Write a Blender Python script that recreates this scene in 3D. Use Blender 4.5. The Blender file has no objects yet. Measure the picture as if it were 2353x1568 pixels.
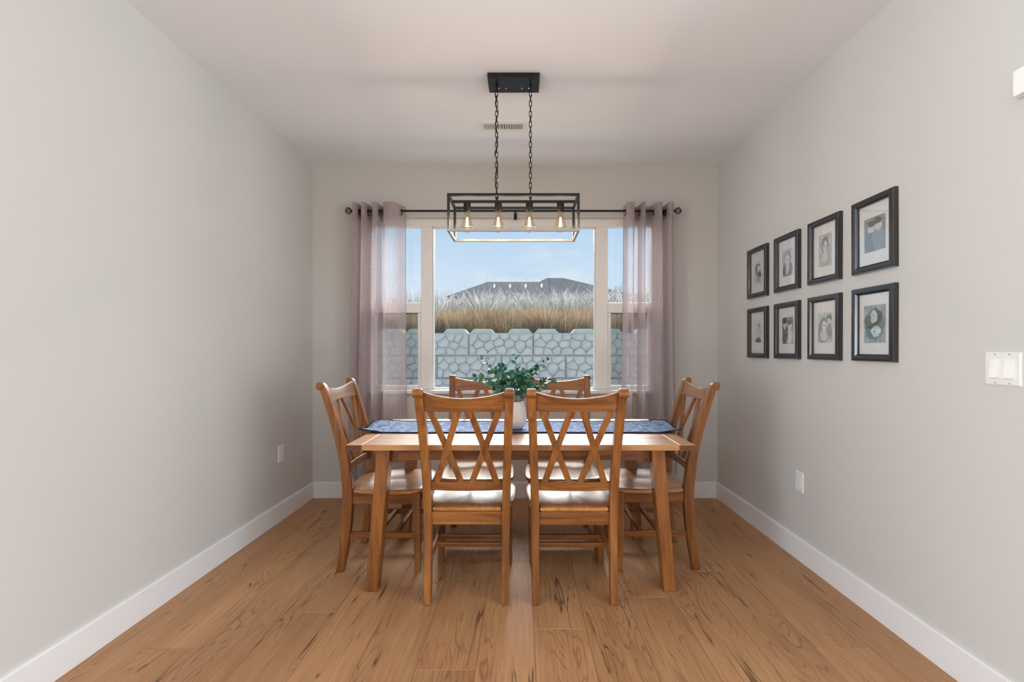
import bpy, bmesh, math, random
import numpy as np
from mathutils import Vector, Matrix

random.seed(11)
scn = bpy.context.scene
col = scn.collection

# ------------------------------------------------------------------ camera
F = 1046.0                      # focal length in pixels of the 2353 px wide frame
CX, CY, EYE = 1200.0, 806.0, 1.21
cam_d = bpy.data.cameras.new('camera')
cam_d.sensor_width = 36.0
cam_d.lens = 36.0 * F / 2353.0
cam_d.shift_x = -(CX - 1176.5) / 2353.0
cam_d.shift_y = (CY - 784.0) / 2353.0
cam_d.clip_start = 0.05
cam_d.clip_end = 400
cam = bpy.data.objects.new('camera', cam_d)
cam.location = (0, 0, EYE)
cam.rotation_euler = (math.pi / 2, 0, 0)
col.objects.link(cam)
scn.camera = cam

scn.view_settings.view_transform = 'Standard'
scn.view_settings.look = 'None'
scn.view_settings.gamma = 1.0
scn.view_settings.use_curve_mapping = False
scn.view_settings.exposure = 0.05


def px(x, y, Y):
    """photo pixel at depth Y -> world point"""
    return Vector(((x - CX) / F * Y, Y, EYE - (y - CY) / F * Y))


def s2l(c):
    return tuple((v / 255 / 12.92) if v / 255 <= 0.04045 else ((v / 255 + 0.055) / 1.055) ** 2.4 for v in c)


def rgb(*c):
    return s2l(c) + (1.0,)


# ------------------------------------------------------------------ sky
world = bpy.data.worlds.new('sky')
scn.world = world
world.use_nodes = True
nt = world.node_tree
nt.nodes.clear()
N = nt.nodes.new
L = nt.links.new
tc = N('ShaderNodeTexCoord')
sep = N('ShaderNodeSeparateXYZ')
L(tc.outputs['Generated'], sep.inputs[0])
ramp = N('ShaderNodeValToRGB')
L(sep.outputs['Z'], ramp.inputs[0])
e = ramp.color_ramp.elements
e[0].position = 0.0
e[0].color = rgb(222, 232, 244)
e[1].position = 0.9
e[1].color = rgb(150, 190, 232)
m2_ = e.new(0.13)
m2_.color = rgb(204, 224, 245)
m_ = e.new(0.34)
m_.color = rgb(178, 210, 242)
mp = N('ShaderNodeMapping')
mp.inputs['Scale'].default_value = (1.6, 1.6, 5.0)
mp.inputs['Location'].default_value = (0.35, 0.0, 0.2)
L(tc.outputs['Generated'], mp.inputs[0])
nz = N('ShaderNodeTexNoise')
nz.inputs['Scale'].default_value = 2.6
nz.inputs['Detail'].default_value = 6
nz.inputs['Roughness'].default_value = 0.55
L(mp.outputs[0], nz.inputs['Vector'])
cr = N('ShaderNodeValToRGB')
L(nz.outputs['Fac'], cr.inputs[0])
cr.color_ramp.elements[0].position = 0.50
cr.color_ramp.elements[0].color = (0, 0, 0, 1)
cr.color_ramp.elements[1].position = 0.72
cr.color_ramp.elements[1].color = (0.75, 0.75, 0.75, 1)
mx = N('ShaderNodeMix')
mx.data_type = 'RGBA'
L(cr.outputs[0], mx.inputs['Factor'])
L(ramp.outputs[0], mx.inputs['A'])
mx.inputs['B'].default_value = rgb(236, 238, 242)
bg = N('ShaderNodeBackground')
bg.inputs['Strength'].default_value = 1.0
L(mx.outputs['Result'], bg.inputs[0])
wo = N('ShaderNodeOutputWorld')
L(bg.outputs[0], wo.inputs[0])


def light(name, kind, loc, direction, energy, color=(1, 1, 1), **kw):
    d = bpy.data.lights.new(name, kind)
    d.energy = energy
    d.color = color
    for k, v in kw.items():
        setattr(d, k, v)
    o = bpy.data.objects.new(name, d)
    o.location = loc
    o.rotation_euler = Vector(direction).to_track_quat('-Z', 'Y').to_euler()
    col.objects.link(o)
    return o


# hazy winter sun coming from behind the hill
light('hazy_sun', 'SUN', (0, 20, 12), (-0.08, -1.0, -0.60), 10.0, (1.0, 0.985, 0.96), angle=math.radians(38))
# added fill lamps outside invented openings of the unseen room, tilted up
light('added_side_fill', 'AREA', (4.56, -1.0, 1.2), (-1, 0.0, 0.75), 285, (0.86, 0.935, 1.0), shape='RECTANGLE', size=3.4, size_y=2.2)
light('added_side_fill', 'AREA', (-4.56, -1.0, 1.2), (1, 0.0, 0.75), 285, (0.86, 0.935, 1.0), shape='RECTANGLE', size=3.4, size_y=2.2)

# ------------------------------------------------------------------ materials
MATS = {}


def new_mat(name):
    m = bpy.data.materials.new(name)
    m.use_nodes = True
    t = m.node_tree
    t.nodes.clear()
    out = t.nodes.new('ShaderNodeOutputMaterial')
    MATS[name] = m
    return m, t, out


def bsdf(t, color=(0.8, 0.8, 0.8, 1), rough=0.5, **kw):
    b = t.nodes.new('ShaderNodeBsdfPrincipled')
    b.inputs['Base Color'].default_value = color
    b.inputs['Roughness'].default_value = rough
    for k, v in kw.items():
        b.inputs[k].default_value = v
    return b


def noise(t, vec, scale, detail=3.0, rough=0.5, dist=0.0):
    n = t.nodes.new('ShaderNodeTexNoise')
    n.inputs['Scale'].default_value = scale
    n.inputs['Detail'].default_value = detail
    n.inputs['Roughness'].default_value = rough
    n.inputs['Distortion'].default_value = dist
    if vec is not None:
        t.links.new(vec, n.inputs['Vector'])
    return n.outputs['Fac']


def mapping(t, vec, scale=(1, 1, 1), loc=(0, 0, 0)):
    m = t.nodes.new('ShaderNodeMapping')
    m.inputs['Scale'].default_value = scale
    m.inputs['Location'].default_value = loc
    t.links.new(vec, m.inputs['Vector'])
    return m.outputs[0]


def cramp(t, fac, stops):
    r = t.nodes.new('ShaderNodeValToRGB')
    t.links.new(fac, r.inputs[0])
    el = r.color_ramp.elements
    el[0].position, el[0].color = stops[0]
    el[1].position, el[1].color = stops[-1]
    for p, c in stops[1:-1]:
        q = el.new(p)
        q.color = c
    return r.outputs[0]


def math_(t, op, a, b=None, clamp=False):
    n = t.nodes.new('ShaderNodeMath')
    n.operation = op
    n.use_clamp = clamp
    for i, v in enumerate((a, b)):
        if v is None:
            continue
        if isinstance(v, (int, float)):
            n.inputs[i].default_value = v
        else:
            t.links.new(v, n.inputs[i])
    return n.outputs[0]


def mixc(t, fac, a, b, blend='MIX'):
    n = t.nodes.new('ShaderNodeMix')
    n.data_type = 'RGBA'
    n.blend_type = blend
    for key, v in (('Factor', fac), ('A', a), ('B', b)):
        if isinstance(v, (int, float, tuple)):
            n.inputs[key].default_value = v
        else:
            t.links.new(v, n.inputs[key])
    return n.outputs['Result']


def bump(t, height, strength=0.2, dist=0.002):
    b = t.nodes.new('ShaderNodeBump')
    b.inputs['Strength'].default_value = strength
    b.inputs['Distance'].default_value = dist
    t.links.new(height, b.inputs['Height'])
    return b.outputs[0]


def coords(t, which='Object'):
    return t.nodes.new('ShaderNodeTexCoord').outputs[which]


def plain(name, color, rough=0.5, var=0.06, nscale=8.0, bumpy=0.0, bscale=300.0, **kw):
    m, t, out = new_mat(name)
    b = bsdf(t, color, rough, **kw)
    v = coords(t)
    if var:
        n = noise(t, v, nscale, 3)
        lo = tuple(c * (1 - var) for c in color[:3]) + (1,)
        hi = tuple(min(1, c * (1 + var)) for c in color[:3]) + (1,)
        t.links.new(cramp(t, n, [(0.3, lo), (0.7, hi)]), b.inputs['Base Color'])
    if bumpy:
        t.links.new(bump(t, noise(t, v, bscale, 2), bumpy, 0.001), b.inputs['Normal'])
    t.links.new(b.outputs[0], out.inputs[0])
    return m


def wood(name, axis, base, dark, light_, rough=0.38, scale=1.0, coat=0.12):
    """furniture wood, grain along the axis"""
    m, t, out = new_mat(name)
    b = bsdf(t, base, rough)
    b.inputs['Coat Weight'].default_value = coat
    b.inputs['Coat Roughness'].default_value = 0.28
    v = coords(t)
    oi = t.nodes.new('ShaderNodeObjectInfo')
    add = t.nodes.new('ShaderNodeVectorMath')
    add.operation = 'ADD'
    t.links.new(v, add.inputs[0])
    cmb = t.nodes.new('ShaderNodeCombineXYZ')
    r10 = math_(t, 'MULTIPLY', oi.outputs['Random'], 13.0)
    for i in range(3):
        t.links.new(r10, cmb.inputs[i])
    t.links.new(cmb.outputs[0], add.inputs[1])
    sc = [34 * scale] * 3
    sc[axis] = 2.2 * scale
    g = noise(t, mapping(t, add.outputs[0], tuple(sc)), 1.0, 5, 0.6, 0.6)
    sc2 = [7 * scale] * 3
    sc2[axis] = 1.6 * scale
    g2 = noise(t, mapping(t, add.outputs[0], tuple(sc2)), 1.0, 3, 0.5, 0.4)
    c1 = cramp(t, g, [(0.28, dark), (0.5, base), (0.75, light_)])
    c2 = cramp(t, g2, [(0.3, (0.72, 0.68, 0.62, 1)), (0.65, (1.08, 1.06, 1.04, 1))])
    t.links.new(mixc(t, 1.0, c1, c2, 'MULTIPLY'), b.inputs['Base Color'])
    t.links.new(bump(t, g, 0.12, 0.0015), b.inputs['Normal'])
    t.links.new(b.outputs[0], out.inputs[0])
    return m


HONEY = (rgb(138, 86, 39), rgb(98, 56, 24), rgb(164, 108, 54))
for i, ax in enumerate('xyz'):
    wood('oak_' + ax, i, *HONEY)
TOPC = (rgb(180, 128, 76), rgb(150, 100, 54), rgb(198, 150, 98))
wood('table_top_wood', 0, *TOPC, rough=0.30, coat=1.0)
wood('table_end_wood', 1, *TOPC, rough=0.30, coat=1.0)
wood('seat_wood', 1, rgb(182, 126, 72), rgb(150, 96, 48), rgb(200, 148, 94), rough=0.30, coat=1.0)

wood('end_grain_wood', 0, rgb(92, 52, 26), rgb(64, 34, 16), rgb(112, 68, 36))


def wall_paint(name, color, rough=0.75, s=260.0, st=0.10):
    m, t, out = new_mat(name)
    b = bsdf(t, color, rough)
    v = coords(t)
    t.links.new(bump(t, noise(t, v, s, 3, 0.6), st, 0.0012), b.inputs['Normal'])
    t.links.new(b.outputs[0], out.inputs[0])
    return m


wall_paint('wall_paint', rgb(205, 203, 198))
wall_paint('ceiling_paint', rgb(238, 240, 245), 0.85, 140.0, 0.12)
plain('trim_white', rgb(232, 232, 232), 0.35, 0.0)
plain('vinyl_white', rgb(236, 234, 230), 0.30, 0.0)
plain('switch_white', rgb(232, 231, 226), 0.30, 0.0)
plain('rocker_white', rgb(244, 243, 240), 0.25, 0.0)
plain('slot_dark', rgb(60, 58, 56), 0.6, 0.0)
plain('black_metal', rgb(30, 28, 27), 0.38, 0.1, 30, **{'Metallic': 0.35})
plain('black_frame', rgb(38, 37, 38), 0.26, 0.12, 20, **{'Coat Weight': 0.6, 'Coat Roughness': 0.2})
plain('screen_edge', rgb(50, 50, 52), 0.5, 0.0)
plain('mat_board', rgb(226, 224, 219), 0.8, 0.03, 60)
plain('white_ceramic', rgb(222, 218, 212), 0.35, 0.03, 30, 0.05, 120)
plain('stem_brown', rgb(74, 66, 46), 0.7, 0.2, 40)
plain('soil_grey', rgb(150, 140, 124), 0.95, 0.25, 2.0)
plain('yard_gravel', rgb(214, 213, 210), 0.95, 0.25, 9.0)
plain('house_siding', rgb(122, 124, 130), 0.8, 0.08, 1.0)
plain('house_trim', rgb(70, 74, 82), 0.7, 0.05, 1.0)
plain('subfloor', rgb(120, 84, 56), 0.8, 0.1)


def floor_mat():
    m, t, out = new_mat('floor_plank_vinyl')
    b = bsdf(t, (0.4, 0.2, 0.1, 1), 0.42)
    v = coords(t, 'Object')
    oi = t.nodes.new('ShaderNodeObjectInfo')
    rnd = oi.outputs['Random']
    cmb = t.nodes.new('ShaderNodeCombineXYZ')
    t.links.new(math_(t, 'MULTIPLY', rnd, 37.0), cmb.inputs[0])
    t.links.new(math_(t, 'MULTIPLY', rnd, 91.0), cmb.inputs[1])
    add = t.nodes.new('ShaderNodeVectorMath')
    add.operation = 'ADD'
    t.links.new(v, add.inputs[0])
    t.links.new(cmb.outputs[0], add.inputs[1])
    p = add.outputs[0]
    fine = noise(t, mapping(t, p, (95, 4.0, 1)), 1.0, 5, 0.65, 0.5)
    broad = noise(t, mapping(t, p, (6, 0.8, 1)), 1.0, 2, 0.5, 0.3)
    col1 = cramp(t, fine, [(0.25, rgb(160, 111, 67)), (0.52, rgb(180, 131, 83)), (0.8, rgb(194, 148, 100))])
    col2 = cramp(t, broad, [(0.3, (0.84, 0.79, 0.74, 1)), (0.6, (1.0, 1.0, 1.0, 1)), (0.8, (1.08, 1.08, 1.08, 1))])
    c = mixc(t, 1.0, col1, col2, 'MULTIPLY')
    # cathedral figure in some places
    fig = noise(t, mapping(t, p, (10, 1.3, 1), (3, 1, 0)), 1.0, 2.0, 0.35, 0.15)
    rings = math_(t, 'PINGPONG', math_(t, 'MULTIPLY', fig, 34.0), 1.0)
    msk = cramp(t, noise(t, mapping(t, p, (5, 1.0, 1), (7, 4, 0)), 1.0, 1), [(0.46, (0, 0, 0, 1)), (0.60, (1, 1, 1, 1))])
    rl = cramp(t, rings, [(0.0, (1, 1, 1, 1)), (0.30, (0, 0, 0, 1))])
    c = mixc(t, math_(t, 'MULTIPLY', math_(t, 'MULTIPLY', rl, msk), 0.62), c, rgb(118, 74, 44))
    # long thin dark splits
    cn = noise(t, mapping(t, p, (13, 0.8, 1), (11, 9, 0)), 1.0, 3.0, 0.45, 0.25)
    cl = math_(t, 'ABSOLUTE', math_(t, 'SUBTRACT', cn, 0.5))
    line = cramp(t, cl, [(0.0, (1, 1, 1, 1)), (0.011, (0, 0, 0, 1))])
    cm = cramp(t, noise(t, mapping(t, p, (9, 1.7, 1), (2, 17, 0)), 1.0, 2), [(0.50, (0, 0, 0, 1)), (0.56, (1, 1, 1, 1))])
    crack = math_(t, 'MULTIPLY', line, cm)
    c = mixc(t, math_(t, 'MULTIPLY', crack, 0.88), c, rgb(74, 42, 24))
    # knots
    vo = t.nodes.new('ShaderNodeTexVoronoi')
    vo.inputs['Scale'].default_value = 1.0
    t.links.new(mapping(t, p, (4.2, 1.9, 1), (5, 2, 0)), vo.inputs['Vector'])
    kd = math_(t, 'ADD', vo.outputs['Distance'], math_(t, 'MULTIPLY', math_(t, 'SUBTRACT', noise(t, p, 22.0, 3), 0.5), 0.12))
    kn = cramp(t, kd, [(0.02, (1, 1, 1, 1)), (0.075, (0, 0, 0, 1))])
    c = mixc(t, math_(t, 'MULTIPLY', kn, 0.6), c, rgb(96, 58, 34))
    hsv = t.nodes.new('ShaderNodeHueSaturation')
    t.links.new(math_(t, 'ADD', math_(t, 'MULTIPLY', rnd, 0.16), 0.90), hsv.inputs['Value'])
    hsv.inputs['Saturation'].default_value = 0.95
    t.links.new(c, hsv.inputs['Color'])
    t.links.new(hsv.outputs[0], b.inputs['Base Color'])
    h = math_(t, 'SUBTRACT', math_(t, 'MULTIPLY', fine, 0.4), crack)
    t.links.new(bump(t, h, 0.15, 0.001), b.inputs['Normal'])
    t.links.new(math_(t, 'ADD', math_(t, 'MULTIPLY', fine, 0.15), 0.42), b.inputs['Roughness'])
    t.links.new(b.outputs[0], out.inputs[0])


floor_mat()


def glass_mat(name, refl=0.08, tint=(1, 1, 1, 1)):
    m, t, out = new_mat(name)
    tr = t.nodes.new('ShaderNodeBsdfTransparent')
    tr.inputs[0].default_value = tint
    gl = t.nodes.new('ShaderNodeBsdfGlossy')
    gl.inputs['Roughness'].default_value = 0.0
    lw = t.nodes.new('ShaderNodeFresnel')
    lw.inputs[0].default_value = 1.5
    fac = math_(t, 'MULTIPLY', lw.outputs[0], refl / 0.04, True)
    ge = t.nodes.new('ShaderNodeNewGeometry')
    fac = math_(t, 'MULTIPLY', fac, math_(t, 'SUBTRACT', 1.0, ge.outputs['Backfacing']))
    ms = t.nodes.new('ShaderNodeMixShader')
    t.links.new(fac, ms.inputs[0])
    t.links.new(tr.outputs[0], ms.inputs[1])
    t.links.new(gl.outputs[0], ms.inputs[2])
    t.links.new(ms.outputs[0], out.inputs[0])
    return m


glass_mat('window_glass', 0.045, (0.97, 0.985, 0.98, 1))
glass_mat('picture_glass', 0.13)
glass_mat('bulb_glass', 0.14, (1.0, 0.88, 0.70, 1))


def screen_mat():
    m, t, out = new_mat('insect_screen')
    d = bsdf(t, rgb(92, 94, 94), 0.8)
    tr = t.nodes.new('ShaderNodeBsdfTransparent')
    ms = t.nodes.new('ShaderNodeMixShader')
    ms.inputs[0].default_value = 0.26
    t.links.new(tr.outputs[0], ms.inputs[1])
    t.links.new(d.outputs[0], ms.inputs[2])
    t.links.new(ms.outputs[0], out.inputs[0])


screen_mat()


def curtain_mat(name, see, color):
    m, t, out = new_mat(name)
    v = coords(t)
    w1 = noise(t, mapping(t, v, (260, 260, 9)), 1.0, 2)
    w2 = noise(t, mapping(t, v, (12, 12, 420)), 1.0, 2)
    wv = math_(t, 'MULTIPLY', math_(t, 'ADD', w1, w2), 0.5)
    lo = tuple(c * 0.86 for c in color[:3]) + (1,)
    hi = tuple(c * 1.1 for c in color[:3]) + (1,)
    c = cramp(t, wv, [(0.35, lo), (0.65, hi)])
    d = t.nodes.new('ShaderNodeBsdfDiffuse')
    tl = t.nodes.new('ShaderNodeBsdfTranslucent')
    tr = t.nodes.new('ShaderNodeBsdfTransparent')
    t.links.new(c, d.inputs[0])
    t.links.new(c, tl.inputs[0])
    m1 = t.nodes.new('ShaderNodeMixShader')
    m1.inputs[0].default_value = 0.36
    t.links.new(d.outputs[0], m1.inputs[1])
    t.links.new(tl.outputs[0], m1.inputs[2])
    m2 = t.nodes.new('ShaderNodeMixShader')
    lw = t.nodes.new('ShaderNodeLayerWeight')
    lw.inputs[0].default_value = 0.5
    open_ = math_(t, 'POWER', math_(t, 'SUBTRACT', 1.0, lw.outputs['Facing']), 1.15)     # a weave closes up at a slant
    t.links.new(math_(t, 'MULTIPLY', math_(t, 'ADD', math_(t, 'MULTIPLY', math_(t, 'SUBTRACT', wv, 0.5), -0.25), see), open_, True), m2.inputs[0])
    t.links.new(m1.outputs[0], m2.inputs[1])
    t.links.new(tr.outputs[0], m2.inputs[2])
    t.links.new(m2.outputs[0], out.inputs[0])


curtain_mat('curtain_sheer', 0.64, rgb(208, 194, 196))
curtain_mat('curtain_header', 0.05, rgb(196, 182, 180))


def denim():
    m, t, out = new_mat('blue_denim')
    b = bsdf(t, rgb(78, 104, 150), 0.9)
    v = coords(t)
    n = noise(t, mapping(t, v, (240, 60, 60)), 1.0, 4, 0.7)
    n2 = noise(t, v, 26.0, 4, 0.7)
    f = math_(t, 'MULTIPLY', math_(t, 'ADD', n, n2), 0.5)
    t.links.new(cramp(t, f, [(0.38, rgb(30, 42, 74)), (0.5, rgb(78, 100, 138)), (0.62, rgb(150, 172, 202))]), b.inputs['Base Color'])
    t.links.new(bump(t, f, 0.5, 0.003), b.inputs['Normal'])
    t.links.new(b.outputs[0], out.inputs[0])


denim()
plain('navy_hem', rgb(26, 30, 48), 0.9, 0.2, 60)


def glare_fade():
    """chandelier frame colour: black metal, pale glare haze painted in toward the bottom rails"""
    m, t, out = new_mat('fixture_glare_fade')
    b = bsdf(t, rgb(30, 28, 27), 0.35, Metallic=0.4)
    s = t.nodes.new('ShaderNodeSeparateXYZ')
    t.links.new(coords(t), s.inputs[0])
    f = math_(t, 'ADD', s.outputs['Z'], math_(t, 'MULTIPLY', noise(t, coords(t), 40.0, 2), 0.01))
    t.links.new(cramp(t, f, [(0.015, rgb(168, 166, 162)), (0.03, rgb(120, 118, 114)), (0.12, rgb(34, 32, 31))]), b.inputs['Base Color'])  # the pale low stops put window glare into the black metal's colour
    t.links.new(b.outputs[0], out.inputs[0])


glare_fade()


def filament():
    m, t, out = new_mat('filament_glow')
    em = t.nodes.new('ShaderNodeEmission')
    em.inputs[0].default_value = (1.0, 0.72, 0.36, 1)
    em.inputs[1].default_value = 26.0
    t.links.new(em.outputs[0], out.inputs[0])


filament()


def leaf_mat():
    m, t, out = new_mat('eucalyptus_leaf')
    b = bsdf(t, rgb(44, 110, 84), 0.5)
    oi = t.nodes.new('ShaderNodeObjectInfo')
    c = cramp(t, oi.outputs['Random'], [(0.0, rgb(22, 66, 52)), (0.35, rgb(34, 98, 74)), (0.7, rgb(50, 124, 96)), (0.86, rgb(92, 150, 138)), (1.0, rgb(128, 150, 92))])
    n = noise(t, coords(t), 90.0, 3)
    c = mixc(t, 0.35, c, cramp(t, n, [(0.3, rgb(24, 70, 52)), (0.7, rgb(96, 152, 124))]))
    t.links.new(c, b.inputs['Base Color'])
    t.links.new(b.outputs[0], out.inputs[0])


leaf_mat()


def blade_mat(name, dark, mid, light_):
    m, t, out = new_mat(name)
    d = t.nodes.new('ShaderNodeBsdfDiffuse')
    tl = t.nodes.new('ShaderNodeBsdfTranslucent')
    at = t.nodes.new('ShaderNodeAttribute')
    at.attribute_name = 'tone'
    c = cramp(t, at.outputs['Fac'], [(0.0, dark), (0.5, mid), (1.0, light_)])
    t.links.new(c, d.inputs[0])
    t.links.new(c, tl.inputs[0])
    ms = t.nodes.new('ShaderNodeMixShader')
    ms.inputs[0].default_value = 0.4
    t.links.new(d.outputs[0], ms.inputs[1])
    t.links.new(tl.outputs[0], ms.inputs[2])
    t.links.new(ms.outputs[0], out.inputs[0])


blade_mat('dry_grass_blade', rgb(112, 88, 66), rgb(168, 142, 110), rgb(212, 192, 162))
blade_mat('frost_blade', rgb(112, 108, 104), rgb(168, 164, 159), rgb(222, 222, 220))


def stone_mat():
    m, t, out = new_mat('cast_stone')
    b = bsdf(t, rgb(170, 180, 186), 0.9)
    v = coords(t)
    oi = t.nodes.new('ShaderNodeObjectInfo')
    n = noise(t, v, 9.0, 5, 0.6)
    n2 = noise(t, coords(t, 'Object'), 1.3, 2)
    c = cramp(t, n, [(0.3, rgb(176, 179, 179)), (0.55, rgb(194, 197, 197)), (0.75, rgb(212, 213, 211))])
    c = mixc(t, math_(t, 'MULTIPLY', n2, 0.35), c, rgb(186, 190, 174))
    hsv = t.nodes.new('ShaderNodeHueSaturation')
    t.links.new(math_(t, 'ADD', math_(t, 'MULTIPLY', oi.outputs['Random'], 0.12), 0.94), hsv.inputs['Value'])
    t.links.new(c, hsv.inputs['Color'])
    t.links.new(hsv.outputs[0], b.inputs['Base Color'])
    t.links.new(bump(t, noise(t, v, 45.0, 4), 0.35, 0.01), b.inputs['Normal'])
    t.links.new(b.outputs[0], out.inputs[0])


stone_mat()
plain('block_lug', rgb(186, 194, 176), 0.9, 0.1, 6.0)


def shingles():
    m, t, out = new_mat('roof_shingle')
    b = bsdf(t, rgb(60, 64, 74), 0.95)
    v = coords(t)
    n = noise(t, mapping(t, v, (5, 1.2, 1.2)), 1.0, 4, 0.7)
    t.links.new(cramp(t, n, [(0.3, rgb(54, 58, 68)), (0.7, rgb(72, 77, 88))]), b.inputs['Base Color'])
    t.links.new(b.outputs[0], out.inputs[0])


shingles()


# ------------------------------------------------------------------ mesh helpers
class MB:
    def __init__(self):
        self.v, self.f = [], []

    def box(self, x0, x1, y0, y1, z0, z1):
        n = len(self.v)
        self.v += [(x, y, z) for z in (z0, z1) for y in (y0, y1) for x in (x0, x1)]
        self.f += [tuple(n + i for i in q) for q in
                   ((0, 2, 3, 1), (4, 5, 7, 6), (0, 1, 5, 4), (2, 6, 7, 3), (0, 4, 6, 2), (1, 3, 7, 5))]
        return self

    def loft(self, rings, closed=True, caps=True):
        """rings: lists of points with equal counts"""
        n = len(self.v)
        k = len(rings[0])
        for r in rings:
            self.v += [tuple(p) for p in r]
        for i in range(len(rings) - 1):
            for j in range(k if closed else k - 1):
                a, b = n + i * k + j, n + i * k + (j + 1) % k
                self.f.append((a, b, b + k, a + k))
        if caps and closed:
            self.f.append(tuple(n + j for j in reversed(range(k))))
            self.f.append(tuple(n + (len(rings) - 1) * k + j for j in range(k)))
        return self

    def lathe(self, prof, seg=24, cx=0, cy=0):
        rings = [[(cx + r * math.cos(2 * math.pi * j / seg), cy + r * math.sin(2 * math.pi * j / seg), z)
                  for j in range(seg)] for r, z in prof]
        return self.loft(rings)

    def tube(self, pts, r, seg=8, closed=False):
        pts = [Vector(p) for p in pts]
        n = len(pts)
        rad = r if isinstance(r, (list, tuple)) else [r] * n
        rings = []
        up = None
        for i, p in enumerate(pts):
            if closed:
                d = pts[(i + 1) % n] - pts[i - 1]
            else:
                d = pts[min(i + 1, n - 1)] - pts[max(i - 1, 0)]
            d.normalize()
            if up is None:
                up = d.orthogonal().normalized()
            up = (up - d * up.dot(d))
            if up.length < 1e-6:
                up = d.orthogonal()
            up.normalize()
            s = d.cross(up)
            rings.append([p + (up * math.cos(2 * math.pi * j / seg) + s * math.sin(2 * math.pi * j / seg)) * rad[i]
                          for j in range(seg)])
        if closed:
            rings.append(rings[0])
        return self.loft(rings, True, not closed)

    def prism(self, poly, axis, a, b):
        """poly: 2-D outline, extruded along the axis from a to b"""
        def put(p, h):
            q = list(p)
            q.insert(axis, h)
            return tuple(q)
        return self.loft([[put(p, a) for p in poly], [put(p, b) for p in poly]])

    def mesh(self, name):
        me = bpy.data.meshes.new(name)
        me.from_pydata([tuple(v) for v in self.v], [], self.f)
        bm = bmesh.new()
        bm.from_mesh(me)
        bmesh.ops.recalc_face_normals(bm, faces=bm.faces)
        bm.to_mesh(me)
        bm.free()
        return me

    def build(self, name, mat, parent=None, bevel=0.0, smooth=False, loc=None, rot=None):
        return link(name, self.mesh(name), mat, parent, bevel, smooth, loc, rot)


def link(name, me, mat, parent=None, bevel=0.0, smooth=False, loc=None, rot=None):
    if mat and not me.materials:
        me.materials.append(MATS[mat])
    o = bpy.data.objects.new(name, me)
    col.objects.link(o)
    if parent:
        o.parent = parent
    if loc:
        o.location = loc
    if rot:
        o.rotation_euler = rot
    if bevel:
        md = o.modifiers.new('bevel', 'BEVEL')
        md.width = bevel
        md.segments = 2
        md.limit_method = 'ANGLE'
        md.angle_limit = math.radians(40)
    if smooth:
        for p in me.polygons:
            p.use_smooth = True
    return o


def autosmooth(o, deg=40):
    me = o.data
    for p in me.polygons:
        p.use_smooth = True
    me.set_sharp_from_angle(angle=math.radians(deg))
    return o


def tag(o, label, cat, group=None, kind=None):
    o['label'] = label
    o['category'] = cat
    if group:
        o['group'] = group
    if kind:
        o['kind'] = kind
    return o


def struct(o, label=None, cat=None):
    o['kind'] = 'structure'
    if label:
        o['label'] = label
        o['category'] = cat
    return o


def empty(name, loc=(0, 0, 0), rz=0.0):
    o = bpy.data.objects.new(name, None)
    o.empty_display_size = 0.1
    o.location = loc
    o.rotation_euler = (0, 0, rz)
    col.objects.link(o)
    return o


def copy_tree(o, parent=None):
    c = o.copy()
    col.objects.link(c)
    c.parent = parent
    for ch in list(o.children):
        copy_tree(ch, c)
    return c


# ------------------------------------------------------------------ room shell
XL, XR, YB, H = -1.7255, 1.607, 3.745, 2.735
YL = 1.0           # the bare wall ends here
YN = 1.25          # the picture wall ends here, the open room begins
GX, GY = 4.4, -3.6  # open room behind the camera
WX0, WX1, WZ0, WZ1 = -1.300, 1.130, 0.880, 2.305   # window opening

o = MB().box(-GX - 0.3, GX + 0.3, GY - 0.3, YB + 0.16, -0.12, -0.006).build('floor', 'subfloor')
struct(o, 'honey oak plank floor of the dining room', 'floor')
floor = o
# planks
PW, PL = 0.228, 1.52
cache = {}
ix = 0
x = XL + 0.012 - 0.06
while x < GX:
    off = (ix * 0.5837 % 1.0) * PL
    y = GY - PL + off
    while y < YB:
        x0, x1 = max(x, XL + 0.003), min(x + PW, GX)
        y0, y1 = max(y, GY), min(y + PL, YB - 0.003)
        y += PL
        if y1 - y0 < 0.02 or x1 - x0 < 0.02:
            continue
        if y1 < -1.6 or x0 >= XR - 0.01:
            continue
        x1 = min(x1, XR - 0.003)
        key = (round(x1 - x0, 3), round(y1 - y0, 3))
        if key not in cache:
            w, l = key[0] / 2 - 0.0004, key[1] / 2 - 0.0004
            mb = MB()
            g = 0.0012
            mb.loft([[(-w, -l, -0.006), (w, -l, -0.006), (w, l, -0.006), (-w, l, -0.006)],
                     [(-w, -l, -g), (w, -l, -g), (w, l, -g), (-w, l, -g)],
                     [(-w + g, -l + g, 0), (w - g, -l + g, 0), (w - g, l - g, 0), (-w + g, l - g, 0)]])
            cache[key] = mb.mesh('floor_plank')
        link('floor_plank', cache[key], 'floor_plank_vinyl', floor, loc=((x0 + x1) / 2, (y0 + y1) / 2, 0))
    x += PW
    ix += 1
for nm, bb in (('far_planking', (XL, XR, GY, -1.6)), ('side_planking', (XR, GX, GY, YN)), ('side_planking', (-GX, XL, GY, YL))):
    o = MB().box(*bb, -0.006, -0.0015).build(nm, 'floor_plank_vinyl', floor)
    o['kind'] = 'stuff'

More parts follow.
